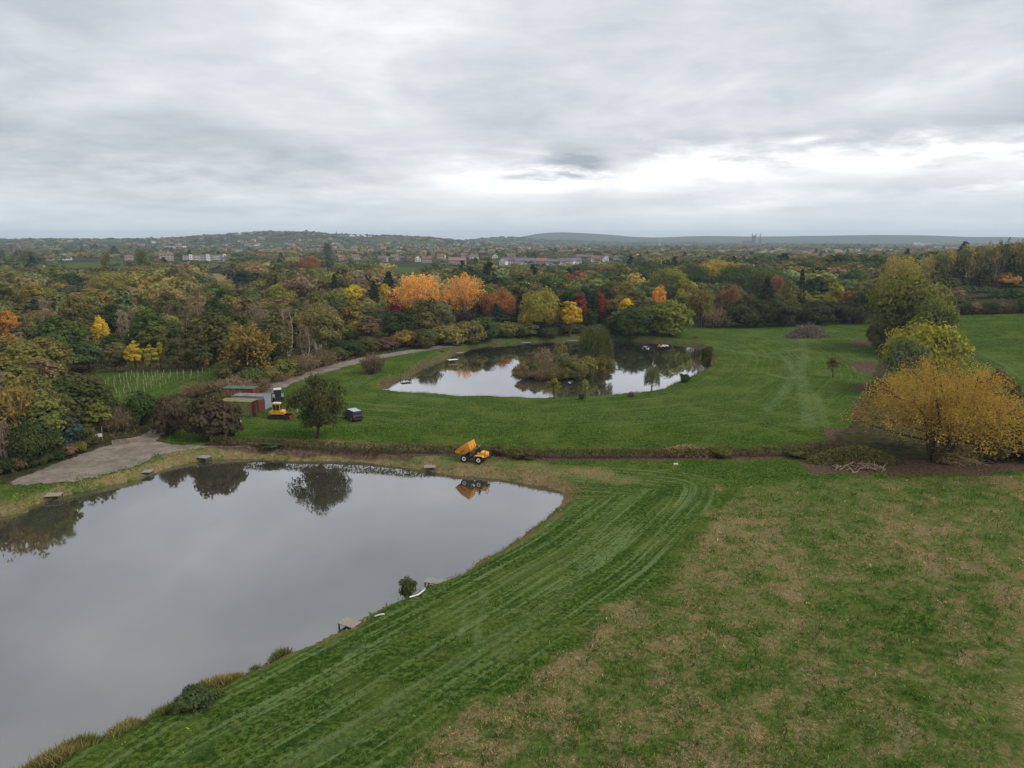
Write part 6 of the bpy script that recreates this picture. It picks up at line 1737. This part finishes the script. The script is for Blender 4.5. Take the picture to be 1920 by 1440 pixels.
platform(722, 731, 2.2, 1.4, .8, 'timber platform at the pointed end of the island pond')

# ------------------------------------------------------------------ small things
def post_thing(name, px, py, h_, r_, mat, label, cat='post', lean=0):
    p = GT(px, py); bm = MB(); rod(bm, (0, 0, -.3), (lean, 0, h_), r_, 8); cyl(bm, (lean, 0, h_), r_ * 1.25, .06, 'z', 8)
    o = done(bm, name, mat); o.location = p; return tag(o, label, cat)
post_thing('marker_post', 737, 655, 2.4, .14, m_whitep, 'white marker post on the soil bank beside the gravel track')
p = GT(186, 828); e = empty('notice_board', p, .35)
for s, ln in ((-1, -.08), (1, .12)):
    bm = MB(); rod(bm, (s * .42, 0, -.3), (s * .42 + ln, 0, 2.3), .05, 6); done(bm, 'post', m_timber, e)
bm = MB(); box(bm, -.5, -.09, .75, .5, -.055, 1.25); done(bm, 'board', m_whitep, e)
tag(e, 'blank white notice board on two leaning posts beside the yard', 'sign')
p = GT(227, 832); e = empty('pallet', (p[0], p[1], p[2] + .18), .5)
for k in range(5):
    bm = MB(); box(bm, -.95, -.5 + k * .22, .1, .95, -.40 + k * .22, .13); done(bm, 'slat', m_timberp, e)
for x in (-.88, 0, .88):
    bm = MB(); box(bm, x - .05, -.5, -.02, x + .05, .52, .098); done(bm, 'bearer', m_timberp, e)
e.rotation_euler.x = .45; e.scale = (1.25,) * 3
tag(e, 'timber pallet tilted on the verge of the gravel yard', 'pallet')
def pipe(px_pts, r_, mat, name, label, z=.12):
    P3 = [GT(a, b) + np.array((0, 0, z)) for a, b in px_pts]; c = curve(P3, 6); V, F = tube(c, np.full(len(c), r_), 7)
    me = np_mesh(name, V, F, True); me.materials.append(mat); return tag(link(name, me), label, 'pipe')
pipe([(768, 1122), (782, 1118), (794, 1110), (797, 1102), (790, 1099), (783, 1107)], .075, m_pipe, 'plastic_pipe', 'curled white plastic pipe lying beside the round bank bush')
pipe([(703, 1158), (712, 1155), (721, 1154)], .06, m_pipe, 'wooden_pole', 'short pale pole lying on the mown bank')
def slab(px, py, w_, d_, h_, mat, name, label, cat, rz=0):
    p = GT(px, py); bm = MB(); box(bm, -w_ / 2, -d_ / 2, -.05, w_ / 2, d_ / 2, h_, None, min(.03, h_ * .3)); o = done(bm, name, mat); o.location = p; o.rotation_euler.z = rz; return tag(o, label, cat)
slab(815, 645, 1.2, .8, .9, m_cblue, 'water_tank', 'pale blue tank at the end of the gravel track', 'tank')
slab(1267, 871, .55, .35, .16, m_whitep, 'feed_sack', 'white sack lying on the grass in front of the hedge', 'sack', .3)
for q, (px, py) in enumerate(((570, 753), (562, 755), (556, 757))): slab(px, py, .8, .7, .75, m_whitep, 'bulk_bag', 'white bulk bag standing behind the lone oak', 'bag', q * .4)['group'] = 'white bags behind the oak'
# plastic guards of newly planted trees
bm = MB(); cyl(bm, (0, 0, .55), .05, 1.15, 'z', 8); gmesh = done(bm, 'guard_tube', m_tubeg); g_me = gmesh.data; bpy.data.objects.remove(gmesh)
bm = MB(); rod(bm, (.08, 0, -.2), (.08, 0, 1.4), .022, 5); gmesh = done(bm, 'stake', m_timberp); s_me = gmesh.data; bpy.data.objects.remove(gmesh)
rg = np.random.default_rng(55)
rows = [((235, 704), (395, 700), 14), ((222, 709), (385, 705), 13), ((205, 715), (372, 711), 13), ((200, 722), (310, 719), 9), ((203, 729), (300, 727), 8), ((206, 737), (270, 736), 6), ((210, 745), (250, 745), 4)]
for a, b, k_ in rows:
    for k in range(k_):
        t = k / (k_ - 1); q = GT(a[0] + (b[0] - a[0]) * t + rg.uniform(-3, 3), a[1] + (b[1] - a[1]) * t + rg.uniform(-.6, .6))
        e = empty('tree_guard', q, rg.uniform(0, 6)); e.rotation_euler.x = rg.normal() * .04
        o = link('guard_tube', g_me, None, e); o = link('stake', s_me, None, e)
        tag(e, 'pale staked guard round a newly planted tree in the clearing', 'tree guard', 'staked tree guards in the clearing')

# ------------------------------------------------------------------ air
bm = MB(); box(bm, -8400, -8400, -25, 8400, 8400, 112)
m_haze = bpy.data.materials.new('haze'); m_haze.use_nodes = True
hn = NT(m_haze.node_tree)
pv = hn.node('ShaderNodeVolumePrincipled'); pv.inputs['Color'].default_value = (0.72, 0.87, 1.0, 1); pv.inputs['Density'].default_value = 0.00013; pv.inputs['Anisotropy'].default_value = 0.2
ho = hn.node('ShaderNodeOutputMaterial'); hn.l.new(pv.outputs[0], ho.inputs['Volume'])
hazeo = done(bm, 'haze', m_haze)
tag(hazeo, 'thin pale blue haze over the whole valley', 'haze', kind='stuff')
